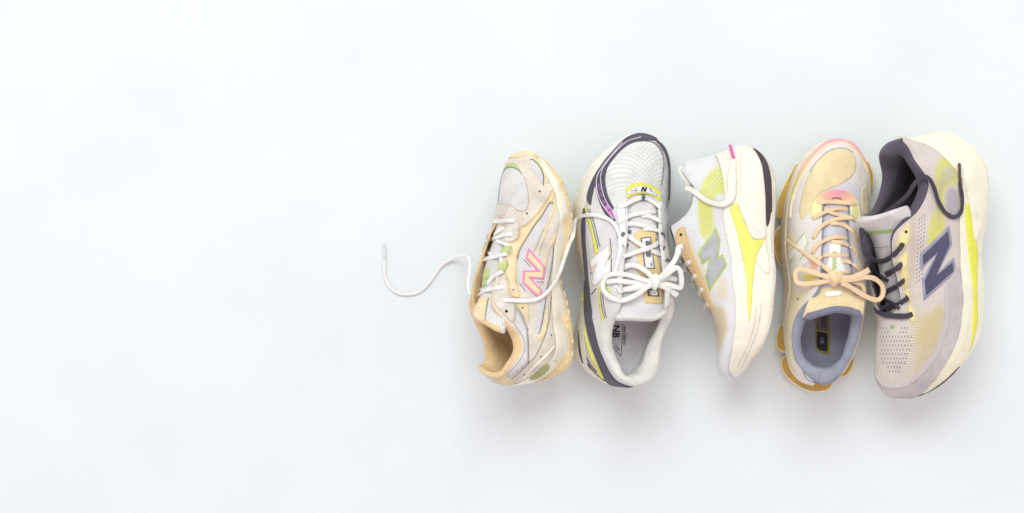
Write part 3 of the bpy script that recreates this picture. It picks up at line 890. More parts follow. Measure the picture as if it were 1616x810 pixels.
S.panel('eyestay_toe', ZB((310,10),(390,5),(460,60),(500,100),(525,170),(532,250),(520,330),(480,378),(400,392),(340,380),(310,330),(280,320),(262,250),(280,180)), m_suede2, u1, h=1.1, on=('upper', 'tongue'), key='est', stitch=m_tan)
S.seam('seam', ZB((535,245),(525,330),(480,382),(400,396)), m_tan, u1, w=0.8, h=1.3)
S.panel('toe_bumper', ZA((140,92),(180,48),(260,26),(340,30),(420,62),(475,98),(420,82),(330,70),(220,90)), m_peach, p1['outsole'], h=2.0, on=('upper', 'midsole', 'outsole'))
# letter
NP = ZC((275,195),(438,385),(425,508),(305,500),(405,612),(400,672),(368,690),(213,545),(222,418),(352,415),(245,298))
lg = S.panel('letter_edge', NP, m_pink, u1, h=1.3, sharp=True, step=1.4)
S.panel('letter_face', inset(NP, 2.9), m_peach, lg, base=1.3, h=0.6, edge=0.8, sharp=True, step=1.4)
for a in (((225,305),(295,385)), ((355,530),(425,534)), ((185,540),(245,620))): S.seam('seam', ZC(*a), m_dark, u1, w=0.8, h=0.8)  # short dark strokes painted in as shadow lines around the letter
# tongue label and rim
tg = p1['tongue']
S.panel('tongue_label', ZD((150,335),(285,320),(265,430),(245,610),(110,612),(112,500)), m_peach, tg, h=0.8, on=('tongue',))
S.panel('label_mark', ZD((150,470),(165,440),(190,445),(180,465),(165,480)), m_pink, tg, h=1.3, on=('tongue',))
S.seam('seam', ZD((292,325),(270,430),(246,615)), m_dark, tg, w=0.8, h=0.8, on=('tongue',))
tongue_rim(S, 'tongue_binding', m_peachlin, tg, 6, 10)
# laces
UT = ('upper', 'tongue')
R_ = lambda pts, **k: S.ribbon('lace', pts, m_lace, t1, on=('upper', 'tongue', 'est'), **{**dict(w=5.2, t=2.8), **k})
R_(at(ZB, (482,178,0.2),(440,176,2.6),(390,180,3.4),(330,186,3.4),(272,183,2)))
R_(at(ZB, (462,316,0.2),(420,312,2.6),(350,326,4),(280,350,4.5),(215,372,2.5),(190,385,0)))
R_(at(ZB, (205,340,2.5),(250,345,4.6),(300,300,3.0),(345,262,1.5),(385,250,-1)), w=4.6)
R_(at(ZB, (300,375,2),(350,392,3),(400,410,2.5),(430,430,0)), w=4.8)
R_(at(ZB, (415,500,0.5),(370,508,3.4),(290,532,4.2),(210,550,4),(150,570,2)))
R_(at(ZB, (165,500,2),(220,500,3),(260,520,2)), w=4.6)
R_(at(ZB, (340,530,3),(350,570,3),(362,610,1)), w=4.8)
R_(at(ZB, (365,672,1.5),(330,690,3.6),(280,725,4),(232,772,2.5),(215,800,1)))
R_(at(ZB, (120,650,2),(150,672,3),(165,700,1)), w=4.6)
R_(at(ZD, (492,183,0.3),(440,192,2.8),(360,208,3.8),(270,228,4.2),(200,258,4.2),(145,312,2.5)))
R_(at(ZD, (85,185,2),(130,205,4.5),(190,222,5.4),(240,232,4)), w=4.8)
R_(at(ZD, (470,350,0.2),(520,356,2.8),(620,362,3.2),(720,366,3.2)) + at(ZC, (100,710,3.4),(200,716,3.4),(300,712,3.4),(380,690,3.6),(450,640,3.8),(530,540,4))
   + [tuple(ZC((a, b))[0]) + (3.5, shoe1) for a, b in ((585,420),(625,300),(672,165),(712,75))]
   + [(x, y, l, shoe2) for x, y, l in ((908.0,349,14),(917,342,6),(930,339.5,4),(945,341,3),(960,346,3),(971,356,3),(977,370,3),(979,385,3),(977,404,3.5),(973,420,4),(970,432,4))], w=4.8, t=2.2, n=7)
GZ = [(606.3,390.4,2.0),(607,411,2.0),(606.5,427,2.0),(609.5,443,2.0),(617.5,455.5,2.2),(629,462.5,2.2),(644,464.5,2.2),(658,461.5,2.2),(671.5,452.5,2.3),(684.5,435.5,2.6),(694.6,421,3.2),(707,411.5,5),(719,406,9),(731,404,20),(739,407,36),(742,416,48),(741,432,56),(739,450,62),(741,462,66),(748,468,68)]
S.ribbon('lace', [(x, y, None, z) for x, y, z in GZ], m_lace, t1, w=4.2, t=2.6, n=7, taper=([0, 0.04, 0.08, 1], [0.6, 0.75, 1, 1]))
S.ribbon('aglet', [(606.2, 386.5, None, 2.0), (606.5, 394, None, 2.0), (606.9, 402, None, 2.0), (607.0, 408, None, 2.1)], mat('clear_aglet', 'e9e9e6', 'fabric', 0.25, bump=0.1), t1, w=3.0, t=2.8)
gl_ = lambda *pts: S.ribbon('lace_loop', at(ZB, *pts), m_green, t1, w=9, t=2.2, on=UT)
gl_((432,470,1.0),(410,466,2.6),(385,462,3.2),(362,460,2)); gl_((400,632,1.0),(380,626,2.6),(352,622,3.2),(330,620,2))
S.ribbon('lace_loop', at(ZB, (225,440,2),(200,446,3),(175,450,1)), m_green, t1, w=8, t=2, on=UT)
S.ribbon('lace_loop', at(ZB, (180,600,2),(155,605,3),(128,610,1)), m_green, t1, w=8, t=2, on=UT)
S.ribbon('lace_loop', at(ZB, (222,655,0.5),(208,700,2.4),(198,750,2.6)) + at(ZD, (255,90,2.6),(248,170,1.0)), m_green, t1, w=8, t=2, on=UT)
S.ribbon('vamp_mark', at(ZB, (325,165,1),(335,130,1.4),(362,120,1.6),(385,135,1.4),(375,160,1.2)), m_pink, u1, w=1.0, t=0.8, on=UT)
# ================================================================== shoe 2: white mesh runner with charcoal bands
ZA2 = Z(900, 200, 170); ZB2 = Z(900, 330, 130); ZC2 = Z(970, 330, 120); ZD2 = Z(895, 430, 130); ZE2 = Z(895, 500, 130); ZF2 = Z(950, 400, 140); ZG2 = Z(975, 275, 90)
t2 = thing('sneaker', 'white mesh sneaker with charcoal bands, yellow tab and a large white bow', 'shoe', 'row of five sneakers')
S = shoe2
m_char = mat('charcoal_overlay', '57535e', 'fabric', 0.75, mottle=0.05); m_white = mat('white_synthetic', 'f0efee', 'fabric', 0.7, mottle=0.04)
m_wm2 = mat('white_air_mesh', 'f3f2ee', 'mesh', 0.85, 'd2d1ca', 1.25); m_wm3 = mat('white_side_mesh', 'f0eeec', 'mesh', 0.85, 'd8d2d2', 0.95)
m_lin2 = mat('off_white_lining', 'eeece4', 'knit', 0.95, 'dfdcd2', 0.9); m_ins2 = mat('lavender_insole', 'e2dce0', 'fabric', 0.95)
m_mid2 = mat('ivory_foam', 'f0ecdd', 'foam', 0.6, mottle=0.04); m_out2 = mat('charcoal_rubber', '4e4a50', 'rubber', 0.7)
m_yel2 = mat('lemon_trim', 'e4e270', 'fabric', 0.7, mottle=0.04); m_gold = mat('gold_label', 'f6dba0', 'fabric', 0.75); m_orchid = mat('orchid_print', 'dd7cc6', 'fabric', 0.7)
m_mauve = mat('mauve_print', '8d6992', 'fabric', 0.7); m_lav = mat('lavender_line', 'e4d9e8', 'fabric', 0.7); m_grsu = mat('light_grey_suede', 'dfdcd8', 'suede', 0.9)
m_blk = mat('black_print', '2c292b', 'fabric', 0.7); m_lace2 = mat('ivory_lace', 'f5f4ec', 'lace', 0.85, mottle=0.03); m_grey = mat('grey_loop', '77737c', 'fabric', 0.8)
m_edge = mat('sand_edge', 'eddcb8', 'fabric', 0.8)
p2 = body(S, t2, m_wm3, m_lin2, m_ins2, m_mid2, m_mid2, m_wm3)
u2 = p2['upper']; tg2 = p2['tongue']; UM = ('upper', 'midsole')
S.panel('toe_mesh', ZA2((470,124),(560,112),(620,122),(665,162),(695,222),(702,300),(694,400),(702,540),(684,590),(664,560),(640,522),(543,506),(450,522),(425,570),(418,604),(330,606),(290,540),(268,460),(264,390),(282,310),(332,237),(392,173)), m_wm2, u2, h=0.4)
S.panel('toe_overlay', ZA2((560,110),(620,119),(665,158),(695,220),(703,300),(692,380),(680,450),(690,560),(700,640),(722,640),(736,540),(736,380),(733,300),(715,222),(683,160),(640,112)), m_grsu, u2, h=0.8, stitch=m_dark)
S.seam('seam', ZA2((560,110),(620,120),(664,160),(694,222),(701,300),(690,380),(677,450)), m_grey, u2, w=0.8, h=1.0)
mg = S.panel('mudguard', ZA2((152,592),(124,520),(175,378),(245,272),(320,182),(388,108),(445,70),(520,49),(600,62),(655,94),(620,106),(560,108),(470,122),(390,172),(330,237),(280,310),(262,390),(268,460),(290,540),(327,612),(314,634),(340,700),(325,712),(262,655),(220,570),(195,470),(186,445),(168,520)), m_char, u2, h=1.1, on=UM, key='mud')
S.panel('edge_band', ZA2((650,98),(706,150),(737,220),(750,300),(751,400),(747,540),(732,540),(735,400),(732,300),(714,222),(682,160),(640,114)), m_char, u2, h=1.2, on=UM)
S.seam('pinstripe', ZA2((392,118),(330,192),(250,292),(206,362),(196,430),(211,520),(252,602),(325,695)), m_lav, mg, w=1.3, h=0.5, on=('mud',))
S.seam('pinstripe', ZA2((530,78),(440,105),(380,150),(300,235),(247,310),(229,370),(233,440),(256,530),(291,600),(325,640)), m_lav, mg, w=1.1, h=0.5, on=('mud',))
for k, q in enumerate((((207,430),(228,428),(236,480),(214,487)), ((219,500),(240,494),(251,530),(230,541)), ((236,555),(257,545),(271,575),(250,590)), ((257,602),(280,588),(297,618),(278,636)), ((285,640),(306,622),(322,650),(334,695),(315,682)))):
    S.panel('stripe_block', ZA2(*q), m_mauve if k < 3 else m_orchid, mg, h=0.5, sharp=True, on=('mud',), step=1.2, edge=0.6)
# vamp tab with small letter
vt = S.panel('vamp_tab', ZG2((112,200),(180,150),(280,122),(400,130),(500,170),(580,240),(605,300),(598,392),(540,340),(460,302),(380,287),(300,287),(200,307),(138,348),(118,280)), m_yel2, u2, h=2.2, on=UT, key='tab')
S.panel('tab_band', ZG2((132,265),(210,202),(300,177),(400,180),(490,217),(580,300),(572,318),(490,288),(380,260),(280,260),(190,273),(150,288)), m_white, vt, h=0.4, on=('tab',), edge=0.5)
S.panel('letter', ZG2((322,247),(345,180),(372,180),(384,215),(394,180),(418,183),(396,252),(370,250),(358,214),(348,247)), m_blk, vt, h=0.9, sharp=True, step=0.8, edge=0.3, on=('tab',))
for q in (((185,240),(212,232)), ((235,210),(262,204)), ((225,240),(285,226)), ((440,206),(480,222)), ((455,238),(490,250)), ((505,258),(522,268)), ((540,282),(558,300))):
    S.seam('tab_print', ZG2(*q), m_blk, vt, w=0.9, h=0.8, on=('tab',))
# side stripes, band, letter
S.panel('side_stripe', ZB2((142,0),(165,2),(200,110),(240,262),(273,400),(262,440),(235,430),(215,290),(180,150)), m_yel2, u2, h=0.7)
S.seam('seam', ZB2((190,0),(228,120),(260,240),(292,372)), m_grey, u2, w=1.0, h=0.8)
S.seam('seam', ZB2((168,0),(205,110),(245,262),(275,395)), m_grey, u2, w=0.6, h=0.9)
S.panel('side_stripe', ZD2((308,150),(325,140),(331,250),(346,380),(381,480),(374,502),(348,488),(325,400),(312,280)), m_yel2, u2, h=0.7)
S.seam('seam', ZD2((350,200),(362,330),(390,460)), m_grey, u2, w=1.0, h=0.8)
S.seam('seam', ZD2((332,190),(338,300),(356,400),(380,480)), m_grey, u2, w=0.6, h=0.9)
S.panel('side_stripe', ZD2((378,130),(396,124),(432,207),(404,200)), m_yel2, u2, h=0.7, sharp=True)
band = S.panel('side_band', ZB2((126,0),(118,60),(105,180),(115,330),(130,520),(145,680)) + ZD2((168,100),(165,250),(170,430),(195,560)) + ZE2((192,130),(227,260),(290,430),(360,590),(400,655),(460,680),(550,690),(630,698),(650,690),(590,674),(500,636),(430,560),(360,420),(305,270),(270,120),(245,0)) + ZD2((248,400),(231,270),(220,150),(205,0)) + ZB2((180,700),(166,500),(152,320),(150,130),(140,0)), m_char, u2, h=1.3, on=UM, key='band')
S.seam('stitching', ZD2((215,150),(225,300),(250,450),(285,640)) + ZE2((330,330),(380,470),(450,600)), m_out2, band, w=0.6, h=0.4, on=('band',), dash=(1.4, 0.8))
text_print(S, 'band_print', '1000', 934.5, 534, 74, 3.6, m_grey, band, ('band',), h=0.4)
NE2 = ZB2((188,508),(382,342),(394,455),(335,572),(400,492),(403,625),(245,765),(210,728),(222,640),(268,540),(203,602))
l2 = S.panel('letter_edge', NE2, m_edge, u2, h=1.0, sharp=True, step=1.4)
S.panel('letter_face', inset(NE2, 1.5), m_white, l2, base=1.0, h=0.5, edge=0.8, sharp=True, step=1.4)
for q in (((390,290),(400,370),(404,440),(376,496)), ((405,482),(402,632)), ((198,640),(216,620)), ((420,130),(450,200),(470,300))): S.seam('seam', ZB2(*q), m_grey, u2, w=0.9, h=0.8)
S.seam('seam', ZD2((242,215),(290,158)), m_blk, u2, w=1.0, h=0.8)
S.panel('eyestay', [(971,330),(987,318),(989,345),(990,375),(988,400),(986,430),(978,458),(971,440),(974,410),(977,380),(975,355)], m_white, u2, h=0.9, stitch=m_dark)
S.panel('eyestay', [(1040,318),(1053,330),(1054,365),(1057,400),(1060,440),(1053,450),(1048,420),(1043,380),(1041,350)], m_white, u2, h=0.9)
for q in (((85,380),(150,372),(140,400),(95,468)), ((485,390),(541,396),(518,455),(505,420))): S.panel('eyestay_gap', ZC2(*q), m_char, u2, h=0.8, sharp=True, on=UT)
for q in (((82,290),(95,258),(130,240),(176,244)), ((95,570),(100,525),(130,508),(168,512)), ((478,295),(495,265),(520,275),(528,310)), ((525,590),(545,545),(572,548),(578,580))):
    S.ribbon('lace_loop', at(ZC2, *[(a, b, 1.6) for a, b in q]), m_grey, t2, w=4.0, t=2.0, on=UT)
# tongue dressings
gs = S.panel('tongue_strip', ZC2((212,300),(240,228),(330,214),(430,245),(446,320),(430,420),(465,540),(490,700),(262,700),(240,480)), m_gold, tg2, h=0.8, on=('tongue',), key='strip')
S.panel('strip_border', ZC2((275,306),(388,294),(398,400),(430,640),(318,640),(300,480)), m_grey, gs, h=0.4, on=('strip',), sharp=True, edge=0.4)
S.panel('strip_face', ZC2((288,318),(378,307),(388,400),(418,632),(330,632),(312,480)), m_white, gs, h=0.8, on=('strip',), sharp=True, edge=0.4)
S.ribbon('lace_keeper', at(ZC2, (355,345,2.0),(362,400,4.5),(362,450,4.5),(360,505,2.0)), m_grey, gs, w=5.5, t=1.6, on=('tongue',))
S.seam('strip_print', ZC2((384,575),(388,608)), m_blk, gs, w=1.6, h=1.2, on=('strip',))
tl = S.panel('tongue_label', ZF2((392,300),(470,290),(548,290),(552,350),(550,462),(470,462),(385,452),(382,375)), m_gold, tg2, h=1.0, on=('tongue',), sharp=True, key='lab')
S.panel('label_border', ZF2((412,330),(512,320),(524,396),(418,392)), m_char, tl, h=0.5, on=('lab',), sharp=True, edge=0.4)
S.panel('label_face', ZF2((424,340),(503,331),(512,386),(428,382)), m_white, tl, h=0.9, on=('lab',), sharp=True, edge=0.4)
text_print(S, 'label_print', 'B', 1023.5, 466.0, -4, 6.0, m_blk, tl, ('lab',), h=1.2)
text_print(S, 'label_print', '=', 1029.5, 465.5, -4, 5.0, m_blk, tl, ('lab',), h=1.2)
tongue_rim(S, 'tongue_binding', m_lin2, tg2, 6, 9, row=-2)
# insole print
IN = ('insole',)
i2 = p2['insole']
text_print(S, 'insole_print', 'new balance', 984, 514.5, 91, 5.0, m_blk, i2, IN, sx=0.84, bold=0.012)
text_print(S, 'insole_print', '1000', 969, 545, 58, 4.2, m_blk, i2, IN)
text_print(S, 'insole_emblem', 'NB', 967.5, 513, 91, 10.5, m_blk, i2, IN, sx=1.0, bold=0.035)
S.seam('insole_rule', ZE2((545,75),(540,230),(530,385)), m_blk, i2, w=0.7, h=0.3, on=IN)
S.seam('insole_rule', ZE2((530,385),(480,335),(450,290)), m_blk, i2, w=0.7, h=0.3, on=IN)
# midsole marks
MD = ('midsole', 'outsole')
ms2 = p2['midsole']
S.panel('midsole_slit', ZE2((106,130),(116,180),(127,280),(142,390),(157,462),(138,430),(118,350),(108,250)), m_out2, ms2, h=0.5, on=UM, edge=0.4)
S.panel('midsole_stripe', ZE2((172,60),(190,170),(240,330),(300,480),(372,606),(330,600),(290,530),(240,420),(190,280),(168,150)), m_yel2, ms2, h=0.8, on=UM)
S.panel('midsole_slit', ZE2((200,450),(255,530),(330,597),(385,636),(350,622),(280,562),(212,490)), m_out2, ms2, h=1.0, on=UM, edge=0.4)
S.panel('midsole_slit', ZE2((190,390),(250,490),(298,540),(285,548),(235,490),(200,430)), m_grey, ms2, h=1.0, on=UM, edge=0.4)
S.panel('midsole_stripe', ZD2((122,300),(148,125),(162,120),(156,285)), m_yel2, ms2, h=0.6, on=UM, sharp=True)
# laces and bow
R_ = lambda pts, **k: S.ribbon('lace', pts, m_lace2, t2, on=UT, **{**dict(w=5.8, t=2.8), **k})
R_(at(ZG2, (12,470,0.3),(60,452,2.6),(130,424,3.2),(250,362,3.6),(345,330,3.0)))
R_(at(ZG2, (385,326,3.0),(440,358,3.6),(520,408,3.4),(600,470,3.0),(660,520,0.3)))
S.ribbon('lace_keeper', at(ZG2, (365,300,3),(366,330,5.4),(366,362,3)), m_grey, u2, w=4.2, t=1.6, on=UT)
R_(at(ZG2, (6,690,0.3),(60,650,2.8),(150,603,3.4),(270,562,4.2),(400,545,4.2),(550,532,1.5)))
R_(at(ZG2, (330,590,1.5),(420,592,3.0),(500,618,3.6),(600,665,3.2),(690,725,0.3)))
R_(at(ZC2, (120,170,0.5),(170,158,2.6),(250,165,3.2),(340,180,3.2),(450,195,0.8)))
R_(at(ZC2, (300,215,1.5),(380,212,3.4),(450,228,3.4),(520,250,0.6)), w=5.2)
R_(at(ZC2, (120,285,0.8),(160,300,2.6),(220,345,3.4),(300,395,4.0),(350,430,5.0),(430,460,3.4),(500,492,3.0),(560,525,0.8)))
R_(at(ZC2, (525,325,0.8),(480,350,2.8),(430,385,3.6),(350,420,7.0),(270,445,4.0),(170,480,3.2),(90,505,0.8)))
R_(at(ZF2, (488,255,9.0),(400,250,9),(310,218,8),(200,192,7),(100,190,6),(35,218,6),(8,280,6),(22,350,6),(80,402,6),(160,430,7),(240,415,8),(340,362,9),(420,302,10),(478,262,10)), w=6, t=3)
R_(at(ZF2, (40,262,3.5),(140,252,5),(300,268,6.5),(440,268,8)), w=6, t=3)
R_(at(ZF2, (145,345,3),(175,338,4.5),(220,328,5.5),(310,312,6.5),(440,285,8)), w=7.2, t=3.6)
R_(at(ZF2, (180,145,2),(210,125,4),(260,108,5),(330,120,6),(410,170,8),(475,240,10)), w=6.5, t=3)
kz = S.cast(*ZF2((480,260))[0], UT)[0][2]*1000 + 9
S.ribbon('lace', [tuple(ZF2((490,262))[0]) + (None, kz)] + [tuple(ZC2((a, b))[0]) + (None, kz + z) for a, b, z in ((480,735,3),(560,650,5),(632,560,4),(668,480,2),(678,425,0))] + [tuple(ZC2((684,392))[0]) + (None, kz - 3)], m_lace2, t2, w=6.5, t=3, taper=([0, 0.9, 1], [1, 1, 0.8]))
R_(at(ZF2, (500,262,9)) + [tuple(ZF2((a, b))[0]) + (None, kz + z) for a, b, z in ((575,205,4),(635,158,5),(680,132,5),(714,160,4),(726,240,2),(722,305,0),(694,312,-1),(610,288,-1))] + at(ZF2, (515,268,8)), w=6, t=3)
R_([tuple(ZF2((a, b))[0]) + (None, kz + z) for a, b, z in ((500,275,0),(560,300,-2),(620,332,-4),(662,362,-6),(688,385,-8))], w=7.2, t=3.6)
R_([tuple(ZF2((a, b))[0]) + (None, kz + z) for a, b, z in ((520,250,-1),(590,225,-3),(650,232,-5),(680,245,-7))], w=6, t=3)
R_([tuple(ZF2((a, b))[0]) + (None, kz + z) for a, b, z in ((470,205,0),(490,228,3.6),(492,265,4.6),(480,298,3.2),(462,318,0))], w=9.5, t=4.5)
# ================================================================== shoe 3: white shoe on its side, lemon midsole
ZA3 = Z(1050, 225, 130); ZB3 = Z(1050, 340, 130); ZC3 = Z(1130, 225, 110); ZD3 = Z(1130, 320, 110); ZE3 = Z(1090, 450, 150)
t3 = thing('sneaker', 'white sneaker lying on its side with lemon midsole and green-edged grey letter', 'shoe', 'row of five sneakers')
S = shoe3
m_up3 = mat('white_lemon_knit', 'ffffff', 'knit', 0.85, color2='dcdcdc', scale=0.8, dye=True, bump=1.0, mottle=0.04); m_lin3 = mat('white_lining', 'e9e8e4', 'fabric', 0.95)
m_mid3 = mat('milk_foam', 'f1ebd8', 'foam', 0.55, mottle=0.03); m_out3 = mat('stone_rubber', 'e4dac6', 'rubber', 0.7)
m_lem = mat('lemon_foam', 'ebec72', 'foam', 0.55, mottle=0.04); m_blk3 = mat('black_rubber', '463a3e', 'rubber', 0.6)
m_gred = mat('lime_edge', 'cadd74', 'fabric', 0.7); m_lavg = mat('lavender_grey_letter', 'bcbfbf', 'fabric', 0.8)
m_lace3 = mat('cream_lace', 'f3f1e4', 'lace', 0.85, mottle=0.03); m_agp = mat('pink_aglet', 'ec69b4', 'fabric', 0.45, bump=0.2); m_tan3 = mat('caramel_film', 'ebcd98', 'fabric', 0.75, mottle=0.06)
p3 = body(S, t3, m_up3, m_lin3, m_lin3, m_mid3, m_out3, m_lin3)
u3 = p3['upper']; ms3 = p3['midsole']
S.dye(u3, 'upper', 'f0f0ef', [
    (ZA3((605,228),(520,235),(440,290),(380,370),(345,460),(322,560),(322,700)) + ZB3((330,60),(348,200),(400,220),(470,130),(468,0)) + ZA3((466,640),(488,560),(520,505),(600,490)), 'e9ec90', 2.4, 1.0),
    (ZA3((580,300),(520,310),(460,370),(420,470),(410,560),(440,540),(470,440),(530,380),(590,370)), 'e9ebb8', 2, 0.6),
    (ZE3((150,190),(250,180),(300,240),(312,380),(280,480),(235,570),(205,420)), 'e5d3a8', 5, 0.9),
    (ZB3((510,640),(590,620),(610,810),(500,810)), 'ecdfbf', 6, 0.8),
    (ZB3((190,130),(260,250),(330,420),(420,640),(460,800),(420,810),(330,560),(240,330)), 'f0dfba', 5, 0.7)])
S.panel('eyestay', ZB3((95,260),(105,170),(140,120),(190,112),(212,190),(250,310),(320,480),(390,650),(440,800)) + ZE3((190,190),(150,205),(120,150),(70,60)) + ZB3((310,700),(225,550),(150,430)), m_tan3, u3, h=0.7, stitch=m_tan)
S.eyelet(*ZB3((155,188))[0], m_hole, u3, r=1.6, base=0.7)
NE3 = ZB3((318,372),(495,110),(543,238),(522,408),(560,376),(607,490),(435,750),(394,610),(428,436),(362,484))
l3 = S.panel('letter_edge', NE3, m_gred, u3, h=0.9,  sharp=True, step=1.4)
S.panel('letter_face', inset(NE3, 2.6), m_lavg, l3, base=0.9, h=0.5, edge=0.8, sharp=True, step=1.4)
sp = []
for k in range(13):
    for j in range(2): sp.append(ZB3((262 + k*9 + j*30, 150 + k*26 + j*10))[0])
dashes(S, 'knit_openings', sp, m_lavg, u3, 2.4, 0.8, 62)
# midsole colour blocks
S.panel('midsole_insert', ZD3((165,75),(235,10),(300,160),(420,405),(500,412),(582,408),(560,465),(480,590),(452,720)) + ZE3((528,0),(520,150),(500,320),(486,200),(480,0)) + ZD3((340,810),(300,600),(230,300)), m_lem, ms3, h=0.7, on=('midsole',))
S.panel('heel_block', ZC3((300,60),(420,70),(500,180),(545,350),(570,600),(575,800)) + ZD3((578,270),(572,408),(420,408),(310,170),(245,0)) + ZC3((255,700),(285,560),(290,400),(285,200)), m_mid3, ms3, h=2.6, edge=7, on=('midsole', 'outsole'))
S.panel('heel_outsole', ZC3((432,70),(500,108),(572,190),(616,300),(641,450),(649,650),(646,810)) + ZD3((640,100),(620,220),(592,278),(582,200)) + ZC3((580,810),(573,620),(558,430),(533,260),(488,150)), m_blk3, p3['outsole'], h=1.6, on=('midsole', 'outsole'), edge=1.0)
S.panel('midsole_rail', ZD3((575,430),(585,500),(610,620),(620,810),(560,810),(470,700),(490,590)), m_mid3, ms3, h=1.6, edge=4, on=('midsole', 'outsole'))
for k, q in enumerate((((560,180),(545,330),(500,480),(440,610),(400,700)), ((600,160),(580,330),(540,460),(480,600),(425,710)))):
    S.seam('midsole_groove', ZE3(*q), m_out3, ms3, w=1.0, h=0.35, on=('midsole', 'outsole'))
# laces
R_ = lambda pts, **k: S.ribbon('lace', pts, m_lace3, t3, on=('upper', 'tongue', 'midsole', 'lining'), **{**dict(w=5.0, t=2.6), **k})
for q in (((150,285,1.2),(158,330,4),(150,400,4.5),(152,465,2)), ((250,462,1.0),(215,470,4),(188,505,4.5),(192,560,2)), ((308,600,1.0),(278,604,4),(258,640,4.5),(276,690,2)), ((372,745,1.0),(350,738,4),(334,765,4),(348,800,1)) ): R_(at(ZB3, *q), w=5.4)
for q in (((105,42,1.0),(86,38,4),(72,62,4),(85,90,1)), ((150,168,1.0),(130,162,4),(115,185,4),(128,210,1))): R_(at(ZE3, *q), w=5.0)
zr = S.cast(*ZA3((560,560))[0], ('upper',))[0][2]*1000
R_([tuple(ZA3((a, b))[0]) + (None, z) for a, b, z in ((152,236,zr-16),(152,290,zr-14),(185,350,zr-10),(246,425,zr-7))], w=4.6, t=3.2)
R_(at(ZA3, (672,158,4.5),(664,210,4.5),(655,300,4.5),(652,400,4.5),(652,490,4.8),(630,565,5),(570,606,4),(490,602,3.5),(405,572,3.2),(320,512,3.2)) + [tuple(ZA3((a, b))[0]) + (None, z) for a, b, z in ((250,462,zr-2),(196,448,zr-5))],
   w=7.4, t=2.0, taper=([0, 0.05, 0.25, 0.45, 0.6, 1], [0.5, 0.9, 1.55, 1.3, 0.8, 0.85]))
S.ribbon('aglet', at(ZA3, (636,30,4.5),(652,85,4.5),(672,156,4.6)), m_agp, t3, w=3.4, t=2.6, on=('upper', 'midsole'))
# ================================================================== shoe 4: yellow rib toe, peach bow, gold sole pods
ZA4 = Z(1215, 210, 170); ZB4 = Z(1215, 350, 130); ZC4 = Z(1275, 350, 130); ZD4 = Z(1220, 450, 170); ZE4 = Z(1270, 470, 70, 567)
t4 = thing('sneaker', 'pale yellow and lavender sneaker with a peach lace bow and gold sole pods', 'shoe', 'row of five sneakers')
S = shoe4
m_up4 = mat('lavender_yellow_film', 'ffffff', 'fabric', 0.7, dye=True, mottle=0.05); m_lin4 = mat('slate_knit_lining', 'a9abb9', 'knit', 0.95, '8e909f', 0.75)
m_ins4 = mat('dusk_insole', 'a6a2b0', 'fabric', 0.95); m_mid4 = mat('sand_foam', 'f1e5cd', 'foam', 0.6, mottle=0.04); m_gold4 = mat('ochre_rubber', 'cda54a', 'rubber', 0.55)
m_rib4 = mat('yellow_rib_mesh', 'fdeec0', 'rib', 0.85, 'ecd5a0', 1.0); m_rib4t = mat('yellow_rib_tongue', 'f8e7b8', 'rib', 0.85, 'e8d09c', 0.8)
m_pip = mat('cream_piping', 'f5e5bf', 'fabric', 0.7, mottle=0.03); m_fox = mat('sunset_foxing', 'ffffff', 'fabric', 0.6, dye=True, mottle=0.03)
m_lace4 = mat('peach_lace', 'f8d9ae', 'lace', 0.85, mottle=0.03); m_side4 = mat('butter_overlay', 'f3e6c2', 'fabric', 0.75)
m_lime = mat('lime_print', 'c3dd86', 'fabric', 0.7); m_ivory = mat('ivory_film', 'f3f1e6', 'fabric', 0.6, mottle=0.03); m_oliv4 = mat('olive_print', '9d9636', 'fabric', 0.7); m_brown = mat('plum_brown_print', '7d7276', 'fabric', 0.8)
m_ink = mat('dark_ink_print', '382d33', 'fabric', 0.7); m_bind4 = mat('slate_binding', '8f8f9e', 'knit', 0.95, '77778a', 0.7)
m_ton4 = mat('lavender_tongue', 'dcd7de', 'fabric', 0.9)
m_limp = mat('pale_lime_outline', 'd6e2b0', 'fabric', 0.7)
p4 = body(S, t4, m_up4, m_lin4, m_ins4, m_mid4, m_mid4, m_rib4t)
u4 = p4['upper']; tg4 = p4['tongue']; UM = ('upper', 'midsole')
S.dye(u4, 'upper', 'eae3dc', [
    (ZB4((130,150),(330,260),(330,420),(240,560),(260,810),(130,810)) + ZD4((100,300),(170,620),(90,520)), 'efe2b2', 8, 0.85),
    (ZB4((330,520),(440,500),(460,580),(360,590)), 'f3e070', 3, 0.9), (ZB4((385,400),(440,380),(470,450),(420,470)), 'f0a88e', 3, 0.85),
    (ZC4((440,440),(520,470),(500,510),(450,490)), 'f0a88e', 3, 0.8), (ZD4((90,300),(130,150),(180,60),(280,20),(230,140),(160,300),(170,600),(110,480)), 'f2e6bf', 4, 0.9),
    (ZD4((640,60),(700,60),(690,250),(600,560),(560,600),(650,350)), 'f0e6c4', 3, 0.8), (ZA4((400,300),(700,420),(720,640),(640,640),(400,560)), 'dcd8e0', 6, 0.7)])
S.panel('toe_mesh', ZA4((235,642),(222,580),(240,480),(280,345),(340,235),(420,155),(500,122),(570,124),(625,157),(648,212),(640,290),(590,350),(500,400),(400,440),(350,490),(310,570),(265,640)), m_rib4, u4, h=0.5)
S.seam('stitching', ZA4((300,290),(350,220),(425,148),(500,116),(572,118),(628,150)), m_dark, u4, w=0.8, h=0.8, dash=(1.0, 1.2))
def fox(x, y):
    t = min(1, max(0, (y - 222)/75)); 
    return lerpc('f2aab4', 'f0bf9a', t*2) if t < 0.5 else lerpc('f0bf9a', 'd6ca8c', t*2 - 1)
